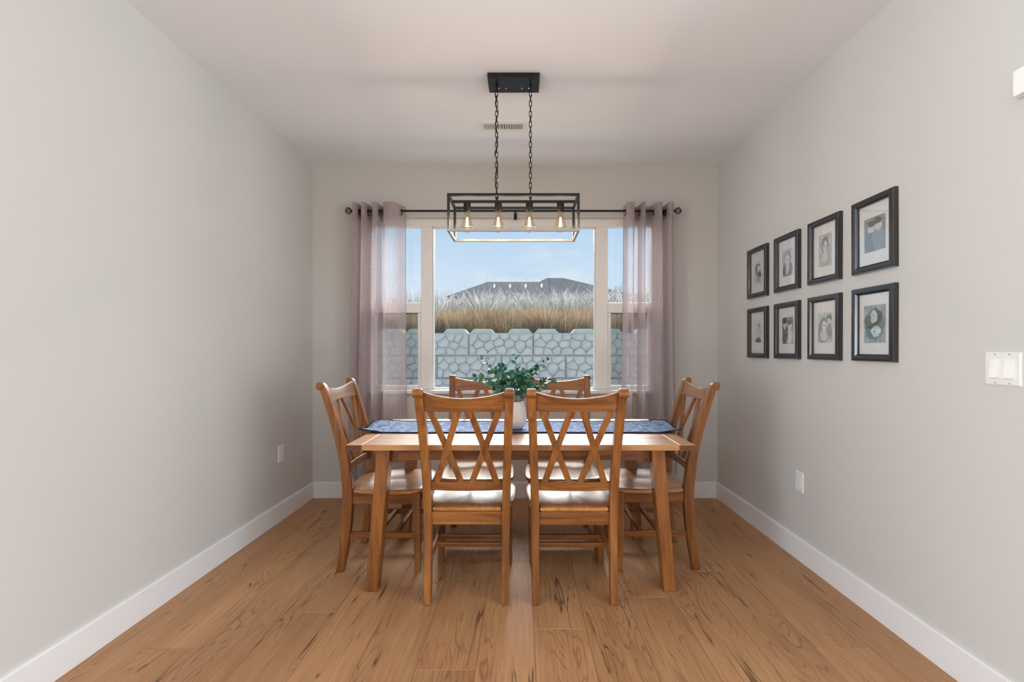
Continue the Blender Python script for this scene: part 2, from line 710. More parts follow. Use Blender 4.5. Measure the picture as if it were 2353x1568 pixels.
struct(MB().box(-GX - 0.3, GX + 0.3, GY - 0.3, YB + 0.16, H, H + 0.12).build('ceiling', 'ceiling_paint'),
       'smooth off-white ceiling of the dining room', 'ceiling')
struct(MB().box(XL - 0.12, XL, YL, YB + 0.16, -0.1, H + 0.05).build('wall_left', 'wall_paint'),
       'plain greige wall without pictures', 'wall')
struct(MB().box(XR, XR + 0.12, YN, YB + 0.16, -0.1, H + 0.05).build('wall_right', 'wall_paint'),
       'greige wall hung with eight picture frames', 'wall')
mb = MB()
ya, yb = YB, YB + 0.15
mb.box(XL - 0.05, WX0, ya, yb, -0.1, H + 0.05).box(WX1, XR + 0.05, ya, yb, -0.1, H + 0.05)
mb.box(WX0, WX1, ya, yb, -0.1, WZ0).box(WX0, WX1, ya, yb, WZ1, H + 0.05)
struct(mb.build('wall_back', 'wall_paint'), 'greige wall around the wide dining window', 'wall')
# the open room behind the camera
struct(MB().box(-GX - 0.12, GX + 0.12, GY - 0.15, GY, -0.1, H + 0.05).build('wall_rear', 'wall_paint'))
for s_ in (-1, 1):
    mb = MB()
    a, b = sorted((s_ * GX, s_ * (GX + 0.12)))
    mb.box(a, b, GY, -2.6, -0.1, H + 0.05).box(a, b, 0.6, YN + 0.12, -0.1, H + 0.05)
    mb.box(a, b, -2.6, 0.6, -0.1, 0.05).box(a, b, -2.6, 0.6, 2.35, H + 0.05)
    struct(mb.build('wall_far_side', 'wall_paint'))
struct(MB().box(XR + 0.12, GX + 0.12, YN, YN + 0.12, -0.1, H + 0.05).build('wall_return', 'wall_paint'))
struct(MB().box(-GX - 0.12, XL - 0.12, YL, YL + 0.12, -0.1, H + 0.05).build('wall_return', 'wall_paint'))

# baseboards
BH = 0.130


def base_prof(s):
    return [(0.0, 0.0), (s * 0.015, 0.0), (s * 0.015, BH - 0.008), (s * 0.011, BH), (0.0, BH)]


mb = MB()
mb.loft([[(XL + p[0], YL, p[1]) for p in base_prof(1)], [(XL + p[0], YB - 0.0, p[1]) for p in base_prof(1)]])
struct(mb.build('baseboard_left', 'trim_white'), 'tall white baseboard along the bare wall', 'baseboard')
mb = MB()
mb.loft([[(XR + p[0], YN, p[1]) for p in base_prof(-1)], [(XR + p[0], YB, p[1]) for p in base_prof(-1)]])
struct(mb.build('baseboard_right', 'trim_white'), 'tall white baseboard below the picture frames', 'baseboard')
mb = MB()
mb.loft([[(XL + 0.015, YB + p[0], p[1]) for p in base_prof(-1)], [(XR - 0.015, YB + p[0], p[1]) for p in base_prof(-1)]])
struct(mb.build('baseboard_back', 'trim_white'), 'tall white baseboard below the window', 'baseboard')

# ------------------------------------------------------------------ window
win = empty('window_1', ((WX0 + WX1) / 2, YB, WZ0))
struct(win, 'wide white three part window with a fixed centre pane', 'window')
YW0, YW1 = YB + 0.035, YB + 0.105     # frame depth
YG = YB + 0.075                       # glass plane


def wx(p, Y=YB + 0.05):
    return (p - CX) / F * Y


def wz(p, Y=YB + 0.05):
    return EYE - (p - CY) / F * Y


def wbox(name, x0, x1, z0, z1, y0=YW0, y1=YW1, mat='vinyl_white', bevel=0.004, parent=None):
    cx, cy, cz = win.location
    ob = MB().box(x0 - cx, x1 - cx, y0 - cy, y1 - cy, z0 - cz, z1 - cz).build(name, mat, parent or win, bevel)
    return ob


GT, GB = wz(522), wz(894)
xa, xb, xc, xd = wx(968), wx(994), wx(1368), wx(1396)
wbox('head_rail', WX0, WX1, GT, WZ1)
wbox('sill_rail', WX0, WX1, WZ0, GB)
wbox('side_rail', WX0, WX0 + 0.055, GB, GT)
wbox('side_rail', WX1 - 0.055, WX1, GB, GT)
wbox('mullion', xa, xb, GB, GT)
wbox('mullion', xc, xd, GB, GT)
# fixed centre pane with a slim bead
for n_, (p0, p1, q0, q1) in {'glazing_bead': (xb, xb + 0.008, GB, GT), 'glazing_bead_b': (xc - 0.008, xc, GB, GT),
                             'glazing_bead_c': (xb, xc, GT - 0.008, GT), 'glazing_bead_d': (xb, xc, GB, GB + 0.008)}.items():
    wbox('glazing_bead', p0, p1, q0, q1, YW0 + 0.02, YW1, bevel=0.002)
wbox('pane', xb + 0.004, xc - 0.004, GB + 0.004, GT - 0.004, YG, YG + 0.004, 'window_glass', 0)
# hung side units
zr0, zr1 = wz(719), wz(696)
for side in (0, 1):
    s0, s1 = (WX0 + 0.055, xa) if side == 0 else (xd, WX1 - 0.055)
    wbox('pane', s0 - 0.002, s1 + 0.002, zr1 - 0.002, GT - 0.002, YG + 0.012, YG + 0.016, 'window_glass', 0)
    wbox('meeting_rail', s0, s1, zr0, zr1, YW0 + 0.006, YW1)
    sash = wbox('sash_stile', s0, s0 + 0.028, GB, zr0, YW0 + 0.010, YW0 + 0.04)
    wbox('sash_stile', s1 - 0.028, s1, GB, zr0, YW0 + 0.010, YW0 + 0.04)
    wbox('sash_rail', s0 + 0.028, s1 - 0.028, GB, GB + 0.03, YW0 + 0.010, YW0 + 0.04)
    wbox('pane', s0 + 0.026, s1 - 0.026, GB + 0.028, zr0 + 0.002, YW0 + 0.022, YW0 + 0.026, 'window_glass', 0)
    wbox('insect_screen', s0, s1, GB, zr0 + 0.004, YW1 - 0.004, YW1 - 0.003, 'insect_screen', 0)
    wbox('screen_frame', s0, s1, zr0 - 0.008, zr0, YW1 - 0.008, YW1 - 0.0045, 'screen_edge', 0)
# white stool board
wbox('window_stool', WX0 - 0.04, WX1 + 0.04, WZ0 - 0.026, WZ0 + 0.004, YB - 0.035, YB + 0.04, 'trim_white', 0.006)

# ------------------------------------------------------------------ ceiling vent
vent = empty('ceiling_vent', (wx(1156.5, 3.09), 3.09, H))
tag(vent, 'white slotted air register set in the ceiling', 'vent')
mb = MB()
VW, VD = 0.164, 0.066
for (a, b, c_, d_) in ((-VW, VW, -VD, -0.036), (-VW, VW, 0.036, VD), (-VW, -0.135, -0.036, 0.036), (0.135, VW, -0.036, 0.036)):
    mb.box(a, b, c_, d_, -0.006, 0)
mb.box(-0.004, 0.004, -0.036, 0.036, -0.006, 0)
mb.build('vent_frame', 'switch_white', vent)
MB().box(-0.135, 0.135, -0.036, 0.036, -0.0015, -0.0005).build('vent_throat', 'slot_dark', vent)
sl = MB().loft([[(-0.0035, -0.036, -0.0012), (-0.0015, -0.036, -0.0012), (0.0040, -0.036, -0.0058), (0.0020, -0.036, -0.0058)],
                [(-0.0035, 0.036, -0.0012), (-0.0015, 0.036, -0.0012), (0.0040, 0.036, -0.0058), (0.0020, 0.036, -0.0058)]]).mesh('slat')
for k in range(11):
    link('slat', sl, 'switch_white', vent, loc=(0.0145 + k * 0.0115, 0, 0))
    link('slat', sl, 'switch_white', vent, loc=(-0.0145 - k * 0.0115, 0, 0), rot=(0, 0, math.pi))

# ------------------------------------------------------------------ dining chairs
ZP = [0.0, 0.12, 0.25, 0.37, 0.46, 0.60, 0.75, 0.88, 0.97, 1.0]
YP = [-0.245, -0.226, -0.210, -0.203, -0.203, -0.219, -0.250, -0.287, -0.316, -0.326]
DP = [0.042, 0.047, 0.052, 0.056, 0.056, 0.051, 0.046, 0.042, 0.040, 0.038]
XP = [0.186, 0.187, 0.188, 0.189, 0.190, 0.194, 0.199, 0.204, 0.208, 0.209]


def post_y(z):
    return float(np.interp(z, ZP, YP))


def chair():
    c = empty('dining_chair')
    # rear posts with scrolled ears
    for s in (-1, 1):
        rings = []
        for z, y, d, xx in zip(ZP, YP, DP, XP):
            w = 0.036 if z < 0.3 else 0.039
            x0, x1 = s * xx - w / 2, s * xx + w / 2
            rings.append([(x0, y - d / 2, z), (x1, y - d / 2, z), (x1, y + d / 2, z), (x0, y + d / 2, z)])
        w = 0.039
        for z, y, d in ((1.012, -0.334, 0.040), (1.022, -0.340, 0.044), (1.031, -0.345, 0.036), (1.036, -0.347, 0.020)):
            xx = 0.210
            rings.append([(s * xx - w / 2, y - d / 2, z), (s * xx + w / 2, y - d / 2, z), (s * xx + w / 2, y + d / 2, z), (s * xx - w / 2, y + d / 2, z)])
        post = autosmooth(MB().loft(rings).build('back_post', 'oak_z', c, 0.004), 50)
        # rolled ear
        rr = [[(s * 0.210 + dx, -0.345 + 0.019 * math.cos(a) * q, 1.014 + 0.020 * math.sin(a) * q) for a in [k * math.pi / 7 for k in range(14)]]
              for dx, q in ((-0.0225, 0.85), (-0.019, 1), (0.019, 1), (0.0225, 0.85))]
        autosmooth(MB().loft(rr).build('ear', 'oak_x', post), 40)
    # curved top rail
    rings = []
    for k in range(13):
        u = -1 + 2 * k / 12
        xx = 0.192 * u
        bow = -0.022 * (1 - u * u)
        zt = 0.988 + 0.030 * u * u
        zb = 0.928
        yt, yb_ = post_y(zt) + bow, post_y(zb) + bow
        rings.append([(xx, yb_ - 0.011, zb), (xx, yb_ + 0.011, zb), (xx, yt + 0.009, zt), (xx, yt, zt + 0.004), (xx, yt - 0.009, zt)])
    autosmooth(MB().loft(rings).build('top_rail', 'oak_x', c, 0.002), 50)
    # lower back rail
    rings = []
    for k in range(9):
        u = -1 + 2 * k / 8
        bow = -0.016 * (1 - u * u)
        r_ = []
        for z, dy in ((0.534, -0.010), (0.534, 0.010), (0.577, 0.010), (0.577, -0.010)):
            r_.append((0.176 * u, post_y(z) + bow + dy, z))
        rings.append(r_)
    autosmooth(MB().loft(rings).build('lower_rail', 'oak_x', c, 0.003), 50)
    # the four crossing slats
    for i, (xt, xb_) in enumerate(((-0.163, -0.024), (-0.026, -0.145), (0.026, 0.145), (0.163, 0.024))):
        off = 0.0025 if i in (0, 3) else -0.0025
        rings = []
        for k in range(9):
            t_ = k / 8
            z = 0.570 + (0.936 - 0.570) * t_
            xx = xb_ + (xt - xb_) * t_
            u = xx / 0.19
            yy = post_y(z) - 0.019 * (1 - u * u) + off
            hw = 0.0155
            rings.append([(xx - hw, yy - 0.008, z), (xx + hw, yy - 0.008, z), (xx + hw, yy + 0.008, z), (xx - hw, yy + 0.008, z)])
        autosmooth(MB().loft(rings).build('cross_slat', 'oak_z', c, 0.002), 50)
    # seat
    half = [(0.0, -0.222), (0.10, -0.222), (0.166, -0.220), (0.166, -0.173), (0.185, -0.172), (0.212, -0.168), (0.222, -0.13), (0.229, -0.06), (0.233, 0.02), (0.234, 0.10),
            (0.230, 0.15), (0.216, 0.185), (0.185, 0.208), (0.13, 0.219), (0.06, 0.224)]
    outl = half + [(0.0, 0.225)] + [(-a, b) for a, b in reversed(half[1:])]
    cy0 = 0.02

    def ring(sc_, z, dent=False):
        r_ = []
        for (a, b) in outl:
            X_, Y_ = a * sc_, cy0 + (b - cy0) * sc_
            zz = z
            if dent:
                g = math.exp(-(((abs(X_) - 0.085) / 0.075) ** 2 + ((Y_ + 0.03) / 0.12) ** 2))
                zz -= 0.011 * g
            r_.append((X_, Y_, zz))
        return r_
    mb = MB().loft([ring(0.93, 0.424), ring(0.985, 0.432), ring(1.0, 0.441), ring(0.995, 0.448), ring(0.97, 0.452, True),
                    ring(0.85, 0.452, True), ring(0.7, 0.452, True), ring(0.55, 0.452, True), ring(0.4, 0.452, True), ring(0.2, 0.452, True), ring(0.05, 0.452, True)])
    autosmooth(mb.build('seat', 'seat_wood', c), 45)
    # aprons
    MB().box(-0.172, 0.172, -0.218, -0.196, 0.366, 0.428).build('apron', 'oak_x', c, 0.002)
    MB().box(-0.172, 0.172, 0.166, 0.186, 0.370, 0.428).build('apron', 'oak_x', c, 0.002)
    for s in (-1, 1):
        MB().box(s * 0.19 - 0.010, s * 0.19 + 0.010, -0.178, 0.155, 0.370, 0.428).build('apron', 'oak_y', c, 0.002)
        # front legs
        rings = []
        for z, w, sh in ((0, 0.031, 0.0), (0.05, 0.032, 0.0), (0.30, 0.041, 0.0), (0.428, 0.043, 0.0)):
            cx_ = s * (0.211 - w / 2)
            rings.append([(cx_ - w / 2, 0.196 - w, z), (cx_ + w / 2, 0.196 - w, z), (cx_ + w / 2, 0.196, z), (cx_ - w / 2, 0.196, z)])
        MB().loft(rings).build('front_leg', 'oak_z', c, 0.003)
        MB().box(s * 0.188 - 0.010, s * 0.188 + 0.010, -0.195, 0.165, 0.180, 0.214).build('side_stretcher', 'oak_y', c, 0.003)
    for yy in (-0.045, 0.055):
        MB().box(-0.180, 0.180, yy - 0.011, yy + 0.011, 0.186, 0.210).build('cross_stretcher', 'oak_x', c, 0.003)
    return c


GCH = 'dining chairs around the table'
c0 = chair()
spots = [((-0.268, 2.425, 0), 0.0, 'honey oak double X-back chair backed to the open room, on the bare wall side'),
         ((0.252, 2.420, 0), 0.0, 'honey oak double X-back chair backed to the open room, on the picture wall side'),
         ((-0.285, 2.895, 0), math.pi, 'honey oak double X-back chair backed to the window, on the bare wall side'),
         ((0.250, 2.895, 0), math.pi, 'honey oak double X-back chair backed to the window, on the picture wall side'),
         ((-0.752, 2.690, 0), -math.pi / 2, 'honey oak double X-back chair at the table end beside the bare wall'),
         ((0.717, 2.712, 0), math.pi / 2, 'honey oak double X-back chair at the table end beside the picture wall')]
for i, (loc, rz, lab) in enumerate(spots):
    c = c0 if i == 0 else copy_tree(c0)
    c.location = loc
    c.rotation_euler = (0, 0, rz)
    tag(c, lab, 'chair', GCH)

# ------------------------------------------------------------------ dining table
TX, TY0, TY1, TZ = -0.008, 2.210, 3.045, 0.7515
TC = (TY0 + TY1) / 2
table = empty('dining_table', (TX, TC, 0))
tag(table, 'honey oak farmhouse table with splayed legs and breadboard ends', 'table')
TW, TD = 0.849, (TY1 - TY0) / 2
nb = 5
bw = 2 * TD / nb
for k in range(nb):
    a = -TD + k * bw
    MB().box(-TW + 0.078, TW - 0.078, a + 0.0005, a + bw - 0.0005, TZ - 0.028, TZ).build('top_board', 'table_top_wood', table, 0.0015)
for s in (-1, 1):
    x0, x1 = sorted((s * (TW - 0.0772), s * TW))
    bb_ = MB().box(x0, x1, -TD - 0.001, TD + 0.001, TZ - 0.029, TZ).build('breadboard_end', 'table_end_wood', table, 0.002)
    for q in (-1, 1):
        a, b = sorted((q * (TD + 0.001), q * (TD + 0.0022)))
        MB().box(x0 + 0.002, x1 - 0.002, a, b, TZ - 0.0275, TZ - 0.002).build('end_grain', 'end_grain_wood', bb_)
for s in (-1, 1):
    yy = s * (TD - 0.105)
    MB().box(-0.62, 0.62, yy - 0.011, yy + 0.011, 0.655, TZ - 0.028).build('long_apron', 'oak_x', table, 0.002)
    xx = s * 0.640
    MB().box(xx - 0.02, xx + 0.02, -TD + 0.11, TD - 0.11, 0.640, TZ - 0.028).build('end_apron', 'oak_y', table, 0.003)
    for q in (-1, 1):
        # splayed leg
        rings = []
        for z, xc, w in ((0.0, 0.750, 0.060), (0.70, 0.690, 0.066), (TZ - 0.028, 0.6875, 0.066)):
            ycen = q * (TD - 0.105)
            rings.append([(s * xc - w / 2, ycen - 0.036, z), (s * xc + w / 2, ycen - 0.036, z), (s * xc + w / 2, ycen + 0.036, z), (s * xc - w / 2, ycen + 0.036, z)])
        MB().loft(rings).build('leg', 'oak_z', table, 0.004)
        # corner cleat
        xx2 = s * 0.606
        MB().box(xx2 - 0.016, xx2 + 0.016, q * (TD - 0.125) - 0.02, q * (TD - 0.125) + 0.02, 0.640, TZ - 0.028).build('cleat', 'oak_z', table, 0.003)

# ------------------------------------------------------------------ table runner
RY0, RY1 = 2.520, 2.915
RX0, RX1 = -0.905, 0.885
run = empty('table_runner', (-0.01, (RY0 + RY1) / 2, TZ))
tag(run, 'blue textured denim runner laid along the oak table', 'table runner')
nx_, ny_ = 90, 14
rng = random.Random(5)


def run_z(u, v):
    """height of the cloth above the table"""
    X_ = RX0 + (RX1 - RX0) * u
    endf = max(0.0, 1 - min(u, 1 - u) / 0.075)
    z = 0.0045 + 0.0012 * math.sin(37 * u + 5 * v) * math.sin(9 * v)
    z += endf * (0.012 + 0.010 * math.sin(v * 9.0 + 2) + 0.006 * math.sin(u * 160) * math.sin(v * 17))
    z += 0.012 * max(0.0, v - 0.75) * 4 * endf
    return max(z, 0.0035)


top, bot = [], []
for j in range(ny_ + 1):
    for i in range(nx_ + 1):
        u, v = i / nx_, j / ny_
        X_ = RX0 + (RX1 - RX0) * u + 0.004 * math.sin(v * 21)
        Y_ = RY0 + (RY1 - RY0) * v + 0.003 * math.sin(u * 25)
        z = run_z(u, v)
        top.append((X_ + 0.01, Y_ - run.location.y, z))
        bot.append((X_ + 0.01, Y_ - run.location.y, max(z - 0.004, 0.0004)))
mb = MB()
mb.v = top + bot
n1 = len(top)
W_ = nx_ + 1
for j in range(ny_):
    for i in range(nx_):
        a = j * W_ + i
        mb.f.append((a, a + 1, a + 1 + W_, a + W_))
        mb.f.append((n1 + a, n1 + a + W_, n1 + a + 1 + W_, n1 + a + 1))
edge = [i for i in range(W_)] + [j * W_ + nx_ for j in range(1, ny_ + 1)] + [ny_ * W_ + i for i in range(nx_ - 1, -1, -1)] + [j * W_ for j in range(ny_ - 1, 0, -1)]
for k in range(len(edge)):
    a, b = edge[k], edge[(k + 1) % len(edge)]
    mb.f.append((a, n1 + a, n1 + b, b))
mb.build('cloth', 'blue_denim', run, smooth=True)
for v in (0.0, 1.0):
    pts = []
    for i in range(nx_ + 1):
        u = i / nx_
        pts.append((RX0 + (RX1 - RX0) * u + 0.01, RY0 + (RY1 - RY0) * v + 0.003 * math.sin(u * 25) - run.location.y, max(run_z(u, v) - 0.001, 0.0045)))
    MB().tube(pts, 0.0042, 6).build('hem', 'navy_hem', run, smooth=True)
mb = MB()
for e_, sx in ((RX0, -1), (RX1, 1)):
    for k in range(90):
        v = (k + rng.random()) / 90
        y = RY0 + (RY1 - RY0) * v - run.location.y
        u = 0.0 if sx < 0 else 1.0
        z = run_z(u, v)
        p0 = Vector((e_ + 0.01 - sx * 0.004, y, z - 0.001))
        p1 = p0 + Vector((sx * rng.uniform(0.008, 0.018), rng.uniform(-0.006, 0.006), rng.uniform(-0.004, 0.006)))
        mb.tube([p0, (p0 + p1) / 2 + Vector((0, 0, 0.002)), p1], 0.0008, 4)
fr = mb.build('fringe', 'navy_hem', run)
fr['kind'] = 'stuff'

# ------------------------------------------------------------------ vase and eucalyptus
VX, VY, VZ = -0.040, 2.640, TZ + 0.0065
vase = autosmooth(MB().lathe([(0.0, 0.0), (0.036, 0.0), (0.044, 0.004), (0.058, 0.022), (0.0655, 0.045), (0.066, 0.065), (0.062, 0.095), (0.055, 0.125), (0.047, 0.150),
                   (0.0455, 0.157), (0.0435, 0.158), (0.0425, 0.150), (0.050, 0.12), (0.056, 0.09), (0.055, 0.03), (0.0, 0.02)], 40).build('vase', 'white_ceramic', None, 0, False, (VX, VY, VZ)), 50)
tag(vase, 'white rounded ceramic vase on the blue runner', 'vase')

bou = empty('eucalyptus_bunch', (VX, VY, VZ + 0.03))
tag(bou, 'bunch of green eucalyptus sprigs in the white vase', 'plant')
lf = MB()
pr = [(0.0, 0.0), (0.12, 0.16), (0.35, 0.40), (0.6, 0.46), (0.82, 0.32), (1.0, 0.0)]
vs, fs = [], []
for t_, w in pr:
    zc = 0.10 * math.sin(t_ * 3.0)
    for s in (-1, 0, 1):
        vs.append((s * w * 0.75, t_, zc + abs(s) * w * 0.22))
for i in range(len(pr) - 1):
    for j in range(2):
        a = i * 3 + j
        fs.append((a, a + 1, a + 4, a + 3))
lf.v, lf.f = vs, fs
leaf_me = lf.mesh('leaf')
for p_ in leaf_me.polygons:
    p_.use_smooth = True
leaf_me.materials.append(MATS['eucalyptus_leaf'])
rng = random.Random(21)
# stem tips: (dx, dy, dz) above the vase floor, from the photograph's spread
tips = [(-0.205, 0.02, 0.385), (-0.150, -0.05, 0.315), (-0.235, 0.00, 0.270), (-0.085, 0.05, 0.330), (0.005, 0.02, 0.395), (0.060, -0.06, 0.300),
        (0.120, 0.03, 0.330), (0.185, -0.02, 0.370), (0.215, 0.04, 0.255), (-0.03, -0.09, 0.280), (0.165, -0.07, 0.240), (-0.165, 0.08, 0.235),
        (0.03, 0.10, 0.300), (-0.10, -0.10, 0.22), (0.08, -0.10, 0.215), (-0.055, -0.055, 0.25), (0.10, 0.09, 0.24)]
for si, (tx, ty, tz) in enumerate(tips):
    bx_, by_ = tx * 0.10, ty * 0.12
    P0 = Vector((bx_ * 0.3, by_ * 0.3, 0.01))
    P1 = Vector((bx_ * 1.2, by_ * 1.2, 0.145))
    P2 = Vector((tx * 0.45, ty * 0.5, 0.15 + (tz - 0.15) * 0.62))
    P3 = Vector((tx, ty, tz))

    def bez(t_):
        q = 1 - t_
        return P0 * q ** 3 + P1 * 3 * q * q * t_ + P2 * 3 * q * t_ * t_ + P3 * t_ ** 3
    pts = [bez(k / 10) for k in range(11)]
    st = MB().tube(pts, [0.0022 - 0.0013 * k / 10 for k in range(11)], 5).build('stem', 'stem_brown', bou, smooth=True)
    tall = si in (0, 4, 7)
    nl = 14 if tall else 17
    for k in range(nl):
        t_ = 0.50 + 0.50 * (k + 0.5 * rng.random()) / nl
        p_ = bez(t_)
        d = (bez(min(1, t_ + 0.02)) - bez(t_ - 0.02)).normalized()
        ang = rng.random() * 6.28
        side = d.orthogonal().normalized()
        side.rotate(Matrix.Rotation(ang, 3, d))
        dirv = (side + d * rng.uniform(0.2, 0.9)).normalized()
        size = rng.uniform(0.026, 0.034) if tall and t_ > 0.75 else rng.uniform(0.036, 0.058) * (1.15 - 0.35 * t_)
        lo_ = link('leaf', leaf_me, None, st)
        nrm = dirv.orthogonal().normalized()
        nrm.rotate(Matrix.Rotation(rng.random() * 6.28, 3, dirv))
        xax = dirv.cross(nrm)
        M = Matrix((xax * size, dirv * size, nrm * size)).transposed().to_4x4()
        M.translation = p_
        lo_.matrix_local = M

# ------------------------------------------------------------------ curtain rod and curtains
YR = 3.650
ZR = EYE - (485 - CY) / F * YR


def cx_(p):
    return (p - CX) / F * YR


rod = empty('curtain_rod', (cx_(1180), YR, ZR))
tag(rod, 'black metal curtain rod with twisted cage finials above the window', 'curtain rod')
R0, R1 = cx_(814) - rod.location.x, cx_(1545) - rod.location.x
MB().tube([(R0, 0, 0), (R1, 0, 0)], 0.0085, 14).build('pole', 'black_metal', rod, smooth=False)
for s, xe in ((-1, R0), (1, R1)):
    neck = MB()
    pr = [(0.009, 0.0), (0.013, 0.004), (0.013, 0.010), (0.007, 0.016), (0.011, 0.020), (0.005, 0.024)]
    rings = [[(xe + s * h, r * math.cos(a), r * math.sin(a)) for a in [k * math.pi / 6 for k in range(12)]] for r, h in pr]
    fin = autosmooth(neck.loft(rings).build('finial', 'black_metal', rod), 40)
    for k in range(6):
        pts = []
        for q in range(13):
            t_ = q / 12
            r = 0.026 * math.sin(math.pi * t_) ** 0.8
            a = k * math.pi / 3 + 2.2 * t_
            pts.append((xe + s * (0.020 + 0.052 * t_), r * math.cos(a), r * math.sin(a)))
        MB().tube(pts, 0.0028, 6).build('cage_wire', 'black_metal', fin, smooth=True)
for bx in (cx_(832), cx_(1184), cx_(1524)):
    bx -= rod.location.x
    mb = MB()
    mb.box(bx - 0.012, bx + 0.012, YB - YR - 0.004, YB - YR, -0.045, 0.012)
    mb.tube([(bx, YB - YR - 0.003, -0.012), (bx, 0.02, -0.012), (bx, 0, -0.011)], 0.005, 8)
    mb.tube([(bx, math.cos(a) * 0.0115, math.sin(a) * 0.0115) for a in [math.radians(d) for d in range(100, 450, 25)]], 0.003, 6)
    mb.tube([(bx, -0.004, -0.010), (bx, -0.004, -0.036)], 0.004, 8)
    mb.build('bracket', 'black_metal', rod)


def catmull(P, m=6):
    out = []
    n = len(P)
    for i in range(n - 1):
        p0, p1, p2, p3 = P[max(i - 1, 0)], P[i], P[i + 1], P[min(i + 2, n - 1)]
        for k in range(m):
            t_ = k / m
            out.append(tuple(0.5 * (2 * b + (c_ - a) * t_ + (2 * a - 5 * b + 4 * c_ - d) * t_ * t_ + (3 * b - a - 3 * c_ + d) * t_ ** 3)
                             for a, b, c_, d in zip(p0, p1, p2, p3)))
    out.append(P[-1])
    return out


def curtain(name, ctrl, bot_px, label, grom):
    p0, p1 = ctrl[0][0], ctrl[-1][0]
    pm = (p0 + p1) / 2
    root = empty(name, (cx_(pm), YR, 0.015))
    tag(root, label, 'curtain', 'grommet curtains at the window')
    path = catmull(ctrl, 6)
    b0, b1 = bot_px
    rows = 26
    zt = ZR + 0.050 - 0.015

    def pt(i, h):
        q, dy = path[i]
        f = 1 - h / zt
        w = (q - p0) / (p1 - p0)
        qb = b0 + (b1 - b0) * w
        g = f ** 1.3
        X_ = cx_(q + (qb - q) * g) - root.location.x
        X_ += 0.006 * f * math.sin(5 * f + w * 9)
        amp = 1.0 - 0.12 * f + 0.10 * math.sin(3 * f + w * 12) * f
        return (X_, dy * (1.7 if dy < 0 else 1.4) * amp, h)

    mb = MB()
    n = len(path)
    for r in range(rows + 1):
        h = zt * r / rows
        for i in range(n):
            mb.v.append(pt(i, h))
    for r in range(rows):
        for i in range(n - 1):
            a = r * n + i
            mb.f.append((a, a + 1, a + 1 + n, a + n))
    cl = mb.build('drape', 'curtain_sheer', root, smooth=True)
    # doubled header band
    mb = MB()
    hs = [zt - 0.118, zt - 0.08, zt - 0.04, zt - 0.001]
    for h in hs:
        for i in range(n):
            x_, y_, z_ = pt(i, h)
            mb.v.append((x_, y_ + 0.0018, z_))
    for r in range(3):
        for i in range(n - 1):
            a = r * n + i
            mb.f.append((a, a + 1, a + 1 + n, a + n))
    mb.build('header_band', 'curtain_header', root, smooth=True)
    # side and bottom hems
    for i, name_ in ((0, 'side_hem'), (n - 1, 'side_hem')):
        MB().tube([pt(i, zt * r / rows) for r in range(rows + 1)], 0.0022, 5).build(name_, 'curtain_header', root, smooth=True)
    # grommets where the cloth crosses the rod
    for (q, ang) in grom:
        ring = [(0.024 * math.cos(a), 0.0, 0.024 * math.sin(a)) for a in [k * math.pi / 9 for k in range(18)]]
        MB().tube(ring, 0.0038, 6, True).build('grommet', 'black_metal', root, smooth=True, loc=(cx_(q) - root.location.x, 0, ZR - 0.015 - 0.012), rot=(0, 0, ang))
    return root


hp = math.pi / 2
curtain('curtain', [(814, .030), (815, -.01), (817, -.042), (821, -.048), (825, -.030), (827, .010), (829, .038), (832, .042), (834, .030), (835, -.010), (837, -.042), (841, -.048), (845, -.030), (847, .010),
                    (849, .038), (855, .042), (859, .030), (860, -.010), (862, -.042), (867, -.048), (871, -.030), (873, .008), (875, .034), (879, .034), (882, .005), (886, -.035), (895, -.050), (908, -.046), (918, -.020), (925, .020), (928, .038)],
        (800, 932), 'sheer mauve grommet curtain hanging beside the bare wall', [(826.5, hp), (834.8, hp), (846.5, hp), (859.8, hp), (872.5, hp), (882.5, 1.15), (921, -0.85)])
curtain('curtain', [(1436, .036), (1437, -.005), (1439, -.040), (1446, -.048), (1453, -.040), (1456, .000), (1458, .036), (1464, .042), (1469, .034), (1470, -.005), (1472, -.042), (1476, -.048), (1479, -.034), (1481, .006),
                    (1484, .038), (1492, .042), (1499, .020), (1503, -.015), (1508, -.045), (1514, -.048), (1517, -.030), (1518, .006), (1520, .036), (1524, .042), (1528, .032), (1529, -.006), (1531, -.042), (1537, -.048), (1543, -.030), (1547, .030)],
        (1428, 1556), 'sheer mauve grommet curtain hanging beside the picture wall', [(1437, hp), (1456, hp), (1470, hp), (1481, hp), (1501.5, 1.25), (1518, hp), (1529, hp)])

# ------------------------------------------------------------------ chandelier
CHX, CHY = -0.0475, 2.570
ZT, ZB0 = 2.058, 1.853
ch = empty('chandelier', (CHX, CHY, ZB0))
tag(ch, 'black open-cage linear chandelier with four glowing edison bulbs hung on chains', 'chandelier')
hw, hd, hz = 0.357, 0.1225, ZT - ZB0
b_ = 0.0070


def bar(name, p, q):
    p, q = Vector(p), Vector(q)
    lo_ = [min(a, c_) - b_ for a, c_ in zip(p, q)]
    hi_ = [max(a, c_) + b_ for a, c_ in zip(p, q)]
    MB().box(lo_[0], hi_[0], lo_[1], hi_[1], lo_[2], hi_[2]).build(name, 'fixture_glare_fade', ch, 0.0012)


